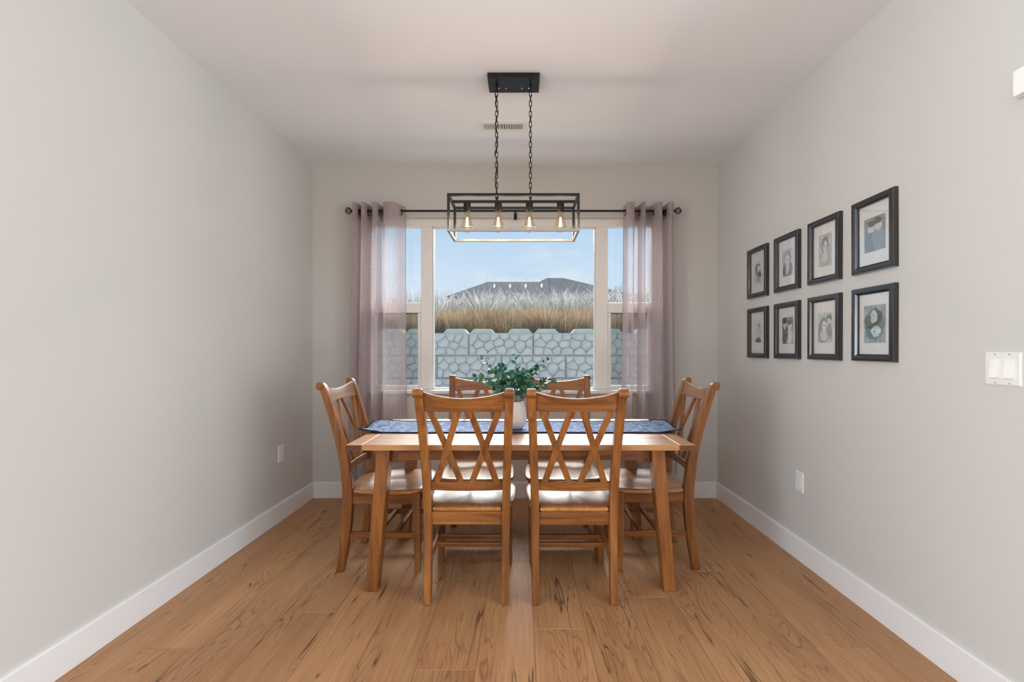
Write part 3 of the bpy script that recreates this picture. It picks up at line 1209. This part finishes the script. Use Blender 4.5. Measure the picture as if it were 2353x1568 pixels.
for s in (-1, 1):
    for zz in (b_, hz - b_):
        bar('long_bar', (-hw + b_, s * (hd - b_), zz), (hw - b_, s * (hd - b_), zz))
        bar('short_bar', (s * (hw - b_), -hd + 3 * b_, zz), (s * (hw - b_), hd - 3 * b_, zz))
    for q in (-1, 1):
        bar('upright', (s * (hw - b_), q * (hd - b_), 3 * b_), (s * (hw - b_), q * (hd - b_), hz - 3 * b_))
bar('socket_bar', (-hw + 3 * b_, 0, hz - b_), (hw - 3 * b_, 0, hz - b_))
bulb_prof = [(0.013, 0.0), (0.0135, -0.006), (0.016, -0.018), (0.022, -0.045), (0.0295, -0.070), (0.0330, -0.084), (0.0320, -0.093), (0.0235, -0.106), (0.011, -0.113), (0.0, -0.116)]
sock_prof = [(0.012, 0.010), (0.019, 0.008), (0.0205, 0.0), (0.0205, -0.035), (0.0185, -0.040), (0.0165, -0.046), (0.010, -0.048)]
sock_me = MB().lathe(sock_prof, 20).mesh('socket')
bulb_me = MB()
rings = [[(r * math.cos(2 * math.pi * j / 24), r * math.sin(2 * math.pi * j / 24), z) for j in range(24)] for r, z in bulb_prof[:-1]]
bulb_me.loft(rings, True, False)
bulb_me.f.append(tuple(len(bulb_me.v) - 24 + j for j in range(24)))
bulb_me = bulb_me.mesh('bulb')
fil = MB()
for k in range(4):
    a = k * math.pi / 2 + 0.4
    fil.tube([(0.003 * math.cos(a), 0.003 * math.sin(a), -0.030), (0.0075 * math.cos(a), 0.0075 * math.sin(a), -0.082)], 0.0016, 6)
fil_me = fil.mesh('filament')
for k in range(4):
    bx = -0.2635 + k * 0.1757
    z0 = hz - 2 * b_
    so = autosmooth(link('socket', sock_me, 'black_metal', ch, loc=(bx, 0, z0 - 0.008)), 40)
    bu = link('bulb', bulb_me, 'bulb_glass', ch, smooth=True, loc=(bx, 0, z0 - 0.052))
    link('filament', fil_me, 'filament_glow', bu)
    ld = bpy.data.lights.new('bulb_light', 'POINT')
    ld.energy = 2.6
    ld.color = (1.0, 0.86, 0.68)
    ld.shadow_soft_size = 0.010
    lo_ = bpy.data.objects.new('bulb_light', ld)
    lo_.location = (bx, 0, -0.058 + z0 - 0.052)
    lo_.location = (CHX + bx, CHY, ZB0 + z0 - 0.052 - 0.058)
    col.objects.link(lo_)
# chains
r_l, h_l = 0.0068, 0.0105
ring = [(r_l * math.cos(a), 0, h_l * (1 if math.sin(a) >= 0 else -1) * 1.0 + r_l * math.sin(a)) for a in [math.pi * (k + 0.5) / 8 for k in range(16)]]
link_me = MB().tube(ring, 0.0022, 6, True).mesh('chain_link')
for p_ in link_me.polygons:
    p_.use_smooth = True
zc0, zc1 = hz + 0.012, H - 0.030 - ZB0
nl = 22
for s, xx in ((-1, wx(1141, CHY) - CHX), (1, wx(1219, CHY) - CHX)):
    pitch = (zc1 - zc0) / nl
    for k in range(nl):
        link('chain_link', link_me, 'black_metal', ch, loc=(xx, 0, zc0 + (k + 0.5) * pitch), rot=(0, 0, (0.25 if k % 2 == 0 else 0.25 + hp) + 0.12 * math.sin(k * 1.7)))
    MB().tube([(xx, 0, hz - 0.004), (xx, 0, hz + 0.020)], 0.005, 10).build('hanging_eye', 'black_metal', ch)
    MB().lathe([(0.006, 0.0), (0.006, -0.010), (0.003, -0.018)], 10).build('canopy_loop', 'black_metal', ch, loc=(xx, 0, H - 0.024 - ZB0))
pts = []
for k in range(60):
    t_ = k / 59
    pts.append((wx(1141, CHY) - CHX + 0.007 * math.sin(t_ * 26 + 0.6) + 0.003 * math.sin(t_ * 60), -0.006 + 0.006 * math.cos(t_ * 26), zc0 - 0.01 + (zc1 - zc0 + 0.02) * t_))
MB().tube(pts, 0.0024, 6).build('power_cord', 'black_metal', ch, smooth=True)
can = MB().box(-0.1435, 0.1435, -0.076, 0.076, H - 0.026 - ZB0, H - ZB0).build('canopy', 'black_metal', ch, 0.002)
for xx in (-0.085, -0.045, 0.045, 0.085):
    MB().lathe([(0.004, 0.0), (0.004, -0.002), (0.0, -0.003)], 8).build('screw', 'switch_white', can, loc=(xx, 0.03, H - 0.026 - ZB0))

# ------------------------------------------------------------------ picture frames
def print_mat(name, shapes, bgc, seed, tint=(1, 1, 1)):
    """black-and-white photographic print: soft shapes over a mottled ground (flat print)"""
    m, t, out = new_mat(name)
    b = bsdf(t, (0.5, 0.5, 0.5, 1), 0.45)
    s = t.nodes.new('ShaderNodeSeparateXYZ')
    t.links.new(coords(t, 'Generated'), s.inputs[0])
    gx, gz = s.outputs['X'], s.outputs['Z']
    wob = noise(t, mapping(t, coords(t, 'Generated'), (5, 5, 5), (seed, seed * 2.3, 0)), 1.0, 4, 0.6)
    wob2 = noise(t, mapping(t, coords(t, 'Generated'), (6, 6, 6), (seed * 3.1, 5, 2)), 1.0, 4, 0.6)
    gx = math_(t, 'ADD', gx, math_(t, 'MULTIPLY', math_(t, 'SUBTRACT', wob, 0.5), 0.22))
    gz = math_(t, 'ADD', gz, math_(t, 'MULTIPLY', math_(t, 'SUBTRACT', wob2, 0.5), 0.18))

    def g(v):
        v = s2l((v, v, v))[0]
        return (v * tint[0], v * tint[1], v * tint[2], 1)
    c = cramp(t, wob, [(0.35, g(bgc - 30)), (0.65, g(min(255, bgc + 18)))])
    for (ex, ez, rx, rz, tone) in shapes:
        dx = math_(t, 'DIVIDE', math_(t, 'SUBTRACT', gx, ex), rx)
        dz = math_(t, 'DIVIDE', math_(t, 'SUBTRACT', gz, ez), rz)
        d = math_(t, 'ADD', math_(t, 'MULTIPLY', dx, dx), math_(t, 'MULTIPLY', dz, dz))
        f = cramp(t, d, [(0.80, (1, 1, 1, 1)), (1.15, (0, 0, 0, 1))])
        c = mixc(t, f, c, g(tone))
    t.links.new(c, b.inputs['Base Color'])
    t.links.new(b.outputs[0], out.inputs[0])


# shapes: (x, z, radius x, radius z, grey) in the print's own 0..1 square
print_mat('print_a', [(0.5, 0.5, 0.45, 0.48, 205), (0.45, 0.62, 0.30, 0.28, 88), (0.55, 0.60, 0.20, 0.20, 214), (0.62, 0.38, 0.26, 0.16, 80), (0.5, 0.22, 0.22, 0.13, 150), (0.48, 0.60, 0.05, 0.03, 50)], 212, 1.0)
print_mat('print_b', [(0.5, 0.25, 0.48, 0.36, 120), (0.5, 0.66, 0.34, 0.30, 168), (0.5, 0.60, 0.20, 0.22, 216), (0.5, 0.28, 0.17, 0.22, 205), (0.43, 0.62, 0.05, 0.02, 70), (0.57, 0.62, 0.05, 0.02, 70), (0.15, 0.2, 0.10, 0.22, 60)], 196, 2.2)
print_mat('print_c', [(0.5, 0.22, 0.46, 0.34, 176), (0.5, 0.66, 0.30, 0.28, 120), (0.52, 0.60, 0.18, 0.20, 214), (0.5, 0.28, 0.22, 0.18, 208), (0.46, 0.63, 0.05, 0.02, 80), (0.59, 0.63, 0.05, 0.02, 80)], 190, 3.4, (0.94, 1.0, 1.0))
print_mat('print_d', [(0.35, 0.35, 0.34, 0.45, 128), (0.66, 0.40, 0.28, 0.40, 150), (0.35, 0.70, 0.18, 0.17, 205), (0.68, 0.72, 0.16, 0.16, 210), (0.35, 0.82, 0.20, 0.10, 90), (0.68, 0.85, 0.18, 0.09, 96)], 150, 4.1, (0.86, 0.96, 1.0))
print_mat('print_e', [(0.5, 0.10, 0.44, 0.13, 66), (0.52, 0.42, 0.20, 0.30, 214), (0.58, 0.76, 0.20, 0.18, 84), (0.54, 0.74, 0.13, 0.14, 216), (0.5, 0.18, 0.12, 0.10, 80)], 214, 5.7)
print_mat('print_f', [(0.2, 0.45, 0.28, 0.52, 84), (0.26, 0.72, 0.20, 0.17, 208), (0.22, 0.88, 0.26, 0.12, 56), (0.70, 0.66, 0.20, 0.17, 214), (0.70, 0.80, 0.22, 0.09, 110), (0.66, 0.28, 0.32, 0.30, 216), (0.44, 0.42, 0.10, 0.30, 66)], 158, 6.3)
print_mat('print_g', [(0.35, 0.35, 0.34, 0.42, 150), (0.42, 0.62, 0.24, 0.24, 128), (0.44, 0.55, 0.19, 0.20, 218), (0.78, 0.80, 0.20, 0.14, 110), (0.76, 0.68, 0.14, 0.12, 206), (0.80, 0.40, 0.16, 0.26, 140), (0.40, 0.24, 0.26, 0.18, 206), (0.38, 0.57, 0.04, 0.02, 70), (0.51, 0.57, 0.04, 0.02, 70)], 202, 7.9, (0.92, 1.0, 0.99))
print_mat('print_h', [(0.5, 0.5, 0.48, 0.40, 140), (0.55, 0.70, 0.30, 0.24, 96), (0.46, 0.70, 0.17, 0.18, 214), (0.40, 0.30, 0.34, 0.22, 112), (0.55, 0.30, 0.22, 0.15, 214), (0.15, 0.62, 0.14, 0.14, 120), (0.42, 0.72, 0.04, 0.02, 70), (0.52, 0.32, 0.05, 0.02, 70)], 178, 8.8, (0.80, 0.97, 1.0))

FW, FH, FT = 0.125, 0.171, 0.026
prof = [(0.0, 0.0), (0.0, -0.018), (0.003, -0.024), (0.010, -FT), (0.024, -0.0235), (0.030, -0.018), (0.033, -0.016), (0.033, -0.006), (0.033, 0.0)]


def picture_frame(yc, zc, pm, label, tilt=0.0, psize=(0.055, 0.080)):
    root = empty('picture_frame', (XR, yc, zc))
    root.rotation_euler = (0, 0, -hp)
    tag(root, label, 'picture frame', 'black picture frames on the wall')
    mb = MB()
    rings = []
    for sx, sz in ((-1, -1), (1, -1), (1, 1), (-1, 1)):
        rings.append([(sx * (FW - d), y, sz * (FH - d)) for d, y in prof])
    rings.append(rings[0])
    mb.loft(rings, True, False)
    fo = mb.build('moulding', 'black_frame', root, 0, False, rot=(0, tilt, 0))
    autosmooth(fo, 28)
    iw, ih = FW - 0.033, FH - 0.033
    MB().box(-iw, iw, -0.006, -0.002, -ih, ih).build('mat_board', 'mat_board', fo)
    pw, ph = psize
    MB().box(-pw, pw, -0.0068, -0.006, -ph, ph).build('photo_print', pm, fo)
    MB().box(-iw, iw, -0.0125, -0.0105, -ih, ih).build('glazing', 'picture_glass', fo)
    return root


ycs = [3.086, 2.745, 2.406, 2.0675]
zt_, zb_ = 1.741, 1.331
picture_frame(ycs[0], zt_, 'print_a', 'black framed portrait in the upper row at the window end')
picture_frame(ycs[1], zt_, 'print_b', 'black framed portrait in the upper row, second from the window')
picture_frame(ycs[2], zt_, 'print_c', 'black framed pale portrait in the upper row, third from the window', 0.006, (0.05, 0.085))
picture_frame(ycs[3], zt_, 'print_d', 'black framed picture in the upper row at the light switch end', -0.004, (0.062, 0.078))
picture_frame(ycs[0], zb_, 'print_e', 'black framed small figure print in the lower row at the window end', 0.0, (0.045, 0.066))
picture_frame(ycs[1], zb_, 'print_f', 'black framed couple print in the lower row, second from the window')
picture_frame(ycs[2], zb_, 'print_g', 'black framed family print in the lower row, third from the window', 0.004, (0.058, 0.080))
picture_frame(ycs[3], zb_, 'print_h', 'black framed group print in the lower row at the light switch end', 0.005, (0.063, 0.086))

# ------------------------------------------------------------------ switches, outlets, chime
def plate(root, w, h):
    mb = MB()
    mb.loft([[(sx * w, 0, sz * h) for sx, sz in ((-1, -1), (1, -1), (1, 1), (-1, 1))],
             [(sx * w, -0.003, sz * h) for sx, sz in ((-1, -1), (1, -1), (1, 1), (-1, 1))],
             [(sx * (w - 0.004), -0.0065, sz * (h - 0.004)) for sx, sz in ((-1, -1), (1, -1), (1, 1), (-1, 1))]])
    return mb.build('cover_plate', 'switch_white', root)


sw = empty('light_switch', (XR, 1.519, 1.149), -hp)
tag(sw, 'white double rocker light switch plate on the picture wall', 'light switch')
plate(sw, 0.0575, 0.0560)
for xx in (-0.022, 0.024):
    MB().box(xx - 0.0175, xx + 0.0175, -0.0075, -0.0064, -0.034, 0.034).build('rocker_bezel', 'switch_white', sw, 0.0008)
    MB().loft([[(xx - 0.0155, -0.0074, z) for z in (-0.032, 0.0, 0.032)] + [(xx - 0.0155, y, z) for y, z in ((-0.0080, 0.032), (-0.0100, 0.002), (-0.0150, -0.030))],
               [(xx + 0.0155, -0.0074, z) for z in (-0.032, 0.0, 0.032)] + [(xx + 0.0155, y, z) for y, z in ((-0.0080, 0.032), (-0.0100, 0.002), (-0.0150, -0.030))]]).build('rocker', 'rocker_white', sw, 0.0006)
    for zz in (-0.048, 0.048):
        ob = MB().box(-0.0030, 0.0030, -0.0072, -0.0064, -0.0008, 0.0008).build('screw', 'slot_dark', sw, loc=(xx, 0, zz), rot=(0, 0.6, 0))


def outlet(loc, rz, label):
    root = empty('power_outlet', loc, rz)
    tag(root, label, 'outlet')
    plate(root, 0.0355, 0.0585)
    MB().box(-0.0170, 0.0170, -0.0082, -0.0064, -0.034, 0.034).build('receptacle', 'rocker_white', root, 0.001)
    for zz in (-0.017, 0.017):
        for xx, hh in ((-0.0062, 0.0040), (0.0062, 0.0034)):
            MB().box(xx - 0.0009, xx + 0.0009, -0.0086, -0.0080, zz + 0.003 - hh, zz + 0.003 + hh).build('slot', 'slot_dark', root)
        rr = [[(0.0022 * math.cos(a), y, zz - 0.0085 + 0.0022 * math.sin(a)) for a in [k * math.pi / 5 for k in range(10)]] for y in (-0.0086, -0.0080)]
        MB().loft(rr).build('ground_hole', 'slot_dark', root)


outlet((XL, 3.249, 0.474), hp, 'white wall outlet on the bare wall')
outlet((XR, 2.633, 0.451), -hp, 'white wall outlet below the picture frames')
chime = empty('door_chime', (XR, 1.405, 2.065), -hp)
tag(chime, 'white plastic box high on the wall above the light switch', 'chime')
MB().box(-0.062, 0.062, -0.020, 0, -0.044, 0.044).build('back_shell', 'switch_white', chime, 0.004)
MB().box(-0.060, 0.060, -0.032, -0.0205, -0.042, 0.042).build('front_cover', 'rocker_white', chime, 0.006)

# ------------------------------------------------------------------ outside: yard, retaining wall, bank, brush, house
struct(MB().box(-14, 14, YB + 0.6, 8.5, -0.35, -0.25).build('ground_yard', 'yard_gravel'), 'gravel yard outside the window', 'ground')
YS = 8.30
BW, BHT = 1.175, 0.412
rw = empty('retaining_wall', (0, YS, -0.25))
tag(rw, 'grey cast stone block retaining wall outside the window', 'wall')
WTOP = 1.530


def clip(poly, nx_, ny__, d):
    """keep the side where n.p <= d"""
    out = []
    for i in range(len(poly)):
        a, b = poly[i], poly[(i + 1) % len(poly)]
        da, db = a[0] * nx_ + a[1] * ny__ - d, b[0] * nx_ + b[1] * ny__ - d
        if da <= 0:
            out.append(a)
        if da * db < 0:
            t_ = da / (da - db)
            out.append((a[0] + (b[0] - a[0]) * t_, a[1] + (b[1] - a[1]) * t_))
    return out


def stones(seed):
    rg = random.Random(seed)
    w, h = BW / 2 - 0.012, BHT / 2 - 0.010
    pts = []
    nr, nc = 3, 6
    for r in range(nr):
        for c_ in range(nc):
            pts.append((-w + (c_ + 0.5 + (0.25 if r % 2 else -0.25) + rg.uniform(-0.30, 0.30)) * 2 * w / nc, -h + (r + 0.5 + rg.uniform(-0.32, 0.32)) * 2 * h / nr))
    out = []
    for i, p in enumerate(pts):
        poly = [(-w, -h), (w, -h), (w, h), (-w, h)]
        for j, q in enumerate(pts):
            if i == j:
                continue
            nx__, ny__ = q[0] - p[0], q[1] - p[1]
            mid = ((p[0] + q[0]) / 2, (p[1] + q[1]) / 2)
            poly = clip(poly, nx__, ny__, mid[0] * nx__ + mid[1] * ny__)
            if len(poly) < 3:
                break
        if len(poly) < 3:
            continue
        cx2 = sum(a for a, b in poly) / len(poly)
        cy2 = sum(b for a, b in poly) / len(poly)
        # resample and round the outline
        dense = []
        for k in range(len(poly)):
            a, b = poly[k], poly[(k + 1) % len(poly)]
            for t_ in (0.0, 0.33, 0.67):
                dense.append((a[0] + (b[0] - a[0]) * t_, a[1] + (b[1] - a[1]) * t_))
        sm = dense
        for _ in range(1):
            sm = [((sm[k - 1][0] + 2 * sm[k][0] + sm[(k + 1) % len(sm)][0]) / 4, (sm[k - 1][1] + 2 * sm[k][1] + sm[(k + 1) % len(sm)][1]) / 4) for k in range(len(sm))]
        hgt = rg.uniform(0.020, 0.042)
        tilt = rg.uniform(-0.06, 0.16)
        rings = []
        for sc_, d in ((0.992, 0.0), (0.975, 0.6), (0.92, 0.92), (0.62, 1.0), (0.25, 1.03)):
            rings.append([((a - cx2) * sc_, -(hgt * d) + ((b - cy2) * sc_ * tilt if d > 0.4 else 0), (b - cy2) * sc_) for a, b in sm])
        out.append(((cx2, cy2), rings))
    return out


pats = [stones(s) for s in (3, 8, 14, 27)]
pat_me = []
for P in pats:
    lst = []
    for ctr, rings in P:
        me = MB().loft(rings).mesh('stone')
        for p_ in me.polygons:
            p_.use_smooth = True
        lst.append((ctr, me))
    pat_me.append(lst)
blk_me = MB().box(-BW / 2 + 0.004, BW / 2 - 0.004, 0.0, 0.5, -BHT / 2 + 0.003, BHT / 2 - 0.003).mesh('block')
rest = MB()
ncount = 0
for r in range(5):
    zc = WTOP - BHT / 2 - r * BHT
    seam = (1077 - CX) / F * YS if r % 2 == 0 else (1004 - CX) / F * YS + (0.0 if r % 2 else 0)
    for k in range(-4, 5):
        xc = seam + BW * (k + 0.5)
        blk = link('block', blk_me, 'cast_stone', rw, 0.008, loc=(xc, 0.0, zc + 0.25))
        pi = (k * 3 + r * 5) % 4
        vis = r < 3 and -2.95 < xc + BW / 2 and xc - BW / 2 < 2.65
        for ctr, me in pat_me[pi]:
            if vis and ncount < 300:
                link('stone', me, 'cast_stone', blk, loc=(ctr[0], 0.002, ctr[1]))
                ncount += 1
            else:
                n = len(rest.v)
                rest.v += [(v.co.x + xc + ctr[0], v.co.y + 0.002, v.co.z + zc + 0.25 + ctr[1]) for v in me.vertices]
                rest.f += [tuple(n + i for i in p_.vertices) for p_ in me.polygons]
        if r == 0:
            for sx in (-1, 1):
                a, b = sorted((sx * (BW / 2 - 0.02), sx * 0.115))
                mb = MB()
                mb.loft([[(a, 0.02, 0), (b, 0.02, 0), (b, 0.42, 0), (a, 0.42, 0)], [(a + 0.07, 0.05, 0.082), (b - 0.07, 0.05, 0.082), (b - 0.07, 0.40, 0.082), (a + 0.07, 0.40, 0.082)]])
                mb.build('lug', 'block_lug', blk, 0.006, loc=(0, 0, BHT / 2 - 0.003))
o = rest.build('stone_relief', 'cast_stone', rw, smooth=True)
o['kind'] = 'stuff'

# bank rising behind the wall
KY = [8.75, 9.5, 12, 16, 20, 24, 30, 60]
KZ = [1.40, 1.50, 1.85, 2.38, 2.88, 3.25, 3.40, 3.5]


def bank_z(y, x=0.0):
    tilt = -0.025 * (y - 9) * min(1.0, max(0.0, (-x / max(y, 1)) - 0.06) * 9)
    return float(np.interp(y, KY, KZ)) + tilt


mb = MB()
xs = np.linspace(-30, 30, 41)
ys = list(np.linspace(8.8, 30, 30)) + [36, 44, 60]
for y in ys:
    for x in xs:
        mb.v.append((x, y, bank_z(y, x) + 0.06 * math.sin(x * 1.7 + y) * math.sin(y * 0.9)))
for j in range(len(ys) - 1):
    for i in range(40):
        a = j * 41 + i
        mb.f.append((a, a + 1, a + 42, a + 41))
struct(mb.build('terrain_bank', 'soil_grey', smooth=True), 'dry sloping bank above the stone wall', 'bank')


def blades(name, mat, clumps, seed, per, hgt, spread, width, label, cat, twig=False):
    rg = np.random.default_rng(seed)
    C = np.array(clumps)
    n = len(C) * per
    base = np.repeat(C[:, :3], per, axis=0)
    scale = np.repeat(C[:, 3], per)
    a = rg.random(n) * 2 * np.pi
    lean = np.abs(rg.normal(0, spread, n))
    h = scale * hgt * rg.uniform(0.45, 1.0, n)
    r0 = np.sqrt(rg.random(n)) * 0.16 * scale
    bx = base[:, 0] + r0 * np.cos(a)
    by = base[:, 1] + r0 * np.sin(a)
    bz = base[:, 2] - 0.05
    dx, dy = np.cos(a) * lean, np.sin(a) * lean
    if twig:      # twigs start somewhere up the plant
        up = rg.uniform(0.0, 0.6, n) * h
        bx = bx + dx * up * 0.8
        by = by + dy * up * 0.8
        bz = bz + up
        h = h * rg.uniform(0.35, 0.75, n)
    wa = rg.random(n) * np.pi
    wx_, wy_ = np.cos(wa) * width / 2, np.sin(wa) * width / 2
    curl = rg.uniform(0.7, 1.5, n)
    V = np.empty((n, 5, 3))
    mx_, my_, mz_ = bx + dx * h * 0.45, by + dy * h * 0.45, bz + h * 0.6
    tx_, ty_, tz_ = bx + dx * h * curl, by + dy * h * curl, bz + h
    V[:, 0] = np.stack([bx - wx_, by - wy_, bz], 1)
    V[:, 1] = np.stack([bx + wx_, by + wy_, bz], 1)
    V[:, 2] = np.stack([mx_ + wx_ * .8, my_ + wy_ * .8, mz_], 1)
    V[:, 3] = np.stack([mx_ - wx_ * .8, my_ - wy_ * .8, mz_], 1)
    V[:, 4] = np.stack([tx_, ty_, tz_], 1)
    me = bpy.data.meshes.new(name)
    me.vertices.add(n * 5)
    me.vertices.foreach_set('co', V.reshape(-1))
    idx = np.arange(n)[:, None] * 5
    loops = np.concatenate([idx + np.array([0, 1, 2, 3]), idx + np.array([3, 2, 4])], axis=1).astype(np.int32).reshape(-1)
    me.loops.add(n * 7)
    me.loops.foreach_set('vertex_index', loops)
    me.polygons.add(n * 2)
    st = (np.arange(n)[:, None] * 7 + np.array([0, 4])).astype(np.int32).reshape(-1)
    me.polygons.foreach_set('loop_start', st)
    me.update(calc_edges=True)
    me.validate()
    tone = np.repeat(np.clip(rg.normal(0.5, 0.25, n), 0, 1), 5)
    at = me.attributes.new('tone', 'FLOAT', 'POINT')
    at.data.foreach_set('value', tone.astype(np.float32))
    o = link(name, me, mat)
    o['kind'] = 'stuff'
    o['label'] = label
    o['category'] = cat
    return o


rg = random.Random(3)
cl = []
for k in range(560):
    y = rg.uniform(9.25, 11.0)
    x = rg.uniform(-6.5, 6.5)
    cl.append((x, y, bank_z(y, x), rg.uniform(0.75, 1.25)))
blades('dry_grass', 'dry_grass_blade', cl, 1, 130, 0.62, 0.45, 0.010, 'tawny dry bunch grass growing along the top of the stone wall', 'grass')
cl = []
for k in range(900):
    y = rg.uniform(11.2, 22.0)
    x = rg.uniform(-0.62, 0.62) * y
    cl.append((x, y, bank_z(y, x), rg.uniform(0.7, 1.25)))
blades('frosted_brush', 'frost_blade', cl, 2, 120, 0.85, 0.80, 0.020, 'pale frosted brush covering the bank below the far house', 'brush', True)


def bare_tree(loc, h, seed, label):
    root = empty('bare_tree', loc)
    tag(root, label, 'tree', 'bare trees on the bank')
    rg = random.Random(seed)
    tr, tw = MB(), MB()

    def grow(p, d, l, r, lev):
        q = p + d * l
        (tr if lev < 1 else tw).tube([p, (p + q) / 2 + Vector((rg.uniform(-.04, .04), rg.uniform(-.04, .04), 0)) * l, q], [r, r * 0.8, r * 0.6], 4 if lev > 1 else 6)
        if lev >= 4:
            return
        for k in range(4 if lev < 3 else 3):
            nd = (d + Vector((rg.uniform(-1, 1), rg.uniform(-1, 1), rg.uniform(-0.1, 0.8))) * 0.75).normalized()
            grow(p + d * l * rg.uniform(0.45, 1.0), nd, l * rg.uniform(0.55, 0.75), max(r * 0.5, 0.006), lev + 1)
    grow(Vector((0, 0, -0.1)), Vector((0.03, 0, 1)), h * 0.38, 0.05, 0)
    tr.build('trunk', 'soil_grey', root)
    o = tw.build('branches', 'frost_twig', root)


plain('frost_twig', rgb(206, 206, 204), 0.9, 0.1, 5.0)
p = px(1409, 700, 20.0)
bare_tree((p.x, 20.0, bank_z(20.0, p.x)), 1.5, 4, 'bare frosted tree seen through the side pane next to the picture wall curtain')
p = px(1000, 705, 21.0)
bare_tree((p.x, 21.0, bank_z(21.0, p.x)), 1.3, 9, 'small bare tree on the bank beside the far house')

# neighbour house: hip roofs on a low house
hs = empty('neighbor_house', (0, 36.0, 3.5))
tag(hs, 'far low house with grey hip roof beyond the frosted bank', 'house')


def hp_(x, y, Y, dz=0.0):
    p = px(x, y, Y)
    return (p.x, Y - 36.0, p.z - 3.5 + dz)


EZ = 5.42 - 3.5
def hip(name, x0, x1, r0, r1, yf, yr, yb_, ez, rz_):
    mb = MB()
    v = [(x0, yf, ez), (x1, yf, ez), (x1, yb_, ez), (x0, yb_, ez), (r0, yr, rz_), (r1, yr, rz_)]
    mb.v = v + [(a, b, c_ - 0.22) for a, b, c_ in v[:4]]
    mb.f = [(0, 1, 5, 4), (1, 2, 5), (2, 3, 4, 5), (3, 0, 4), (6, 9, 8, 7), (0, 6, 7, 1), (1, 7, 8, 2), (2, 8, 9, 3), (3, 9, 6, 0)]
    return mb.build(name, 'roof_shingle', hs)


hip('roof', -5.75, 4.2, -2.95, 2.0, -1.0, 3.0, 7.0, EZ, 7.10 - 3.5)
hip('roof', -0.8, 9.6, 2.2, 3.75, 0.2, 5.2, 10.2, EZ + 0.05, 7.78 - 3.5)
MB().box(-4.9, 8.8, 0.9, 6.0, -0.2, EZ - 0.22).build('house_wall', 'house_siding', hs)
MB().box(-5.45, -5.33, -0.75, -0.63, -0.2, EZ - 0.2).build('porch_post', 'house_trim', hs)
for k, xw in enumerate((-3.6, -1.4, 1.2, 3.6)):
    f_ = MB().box(xw - 0.6, xw + 0.6, 0.84, 0.90, 0.5, 1.55).build('window', 'house_trim', hs)
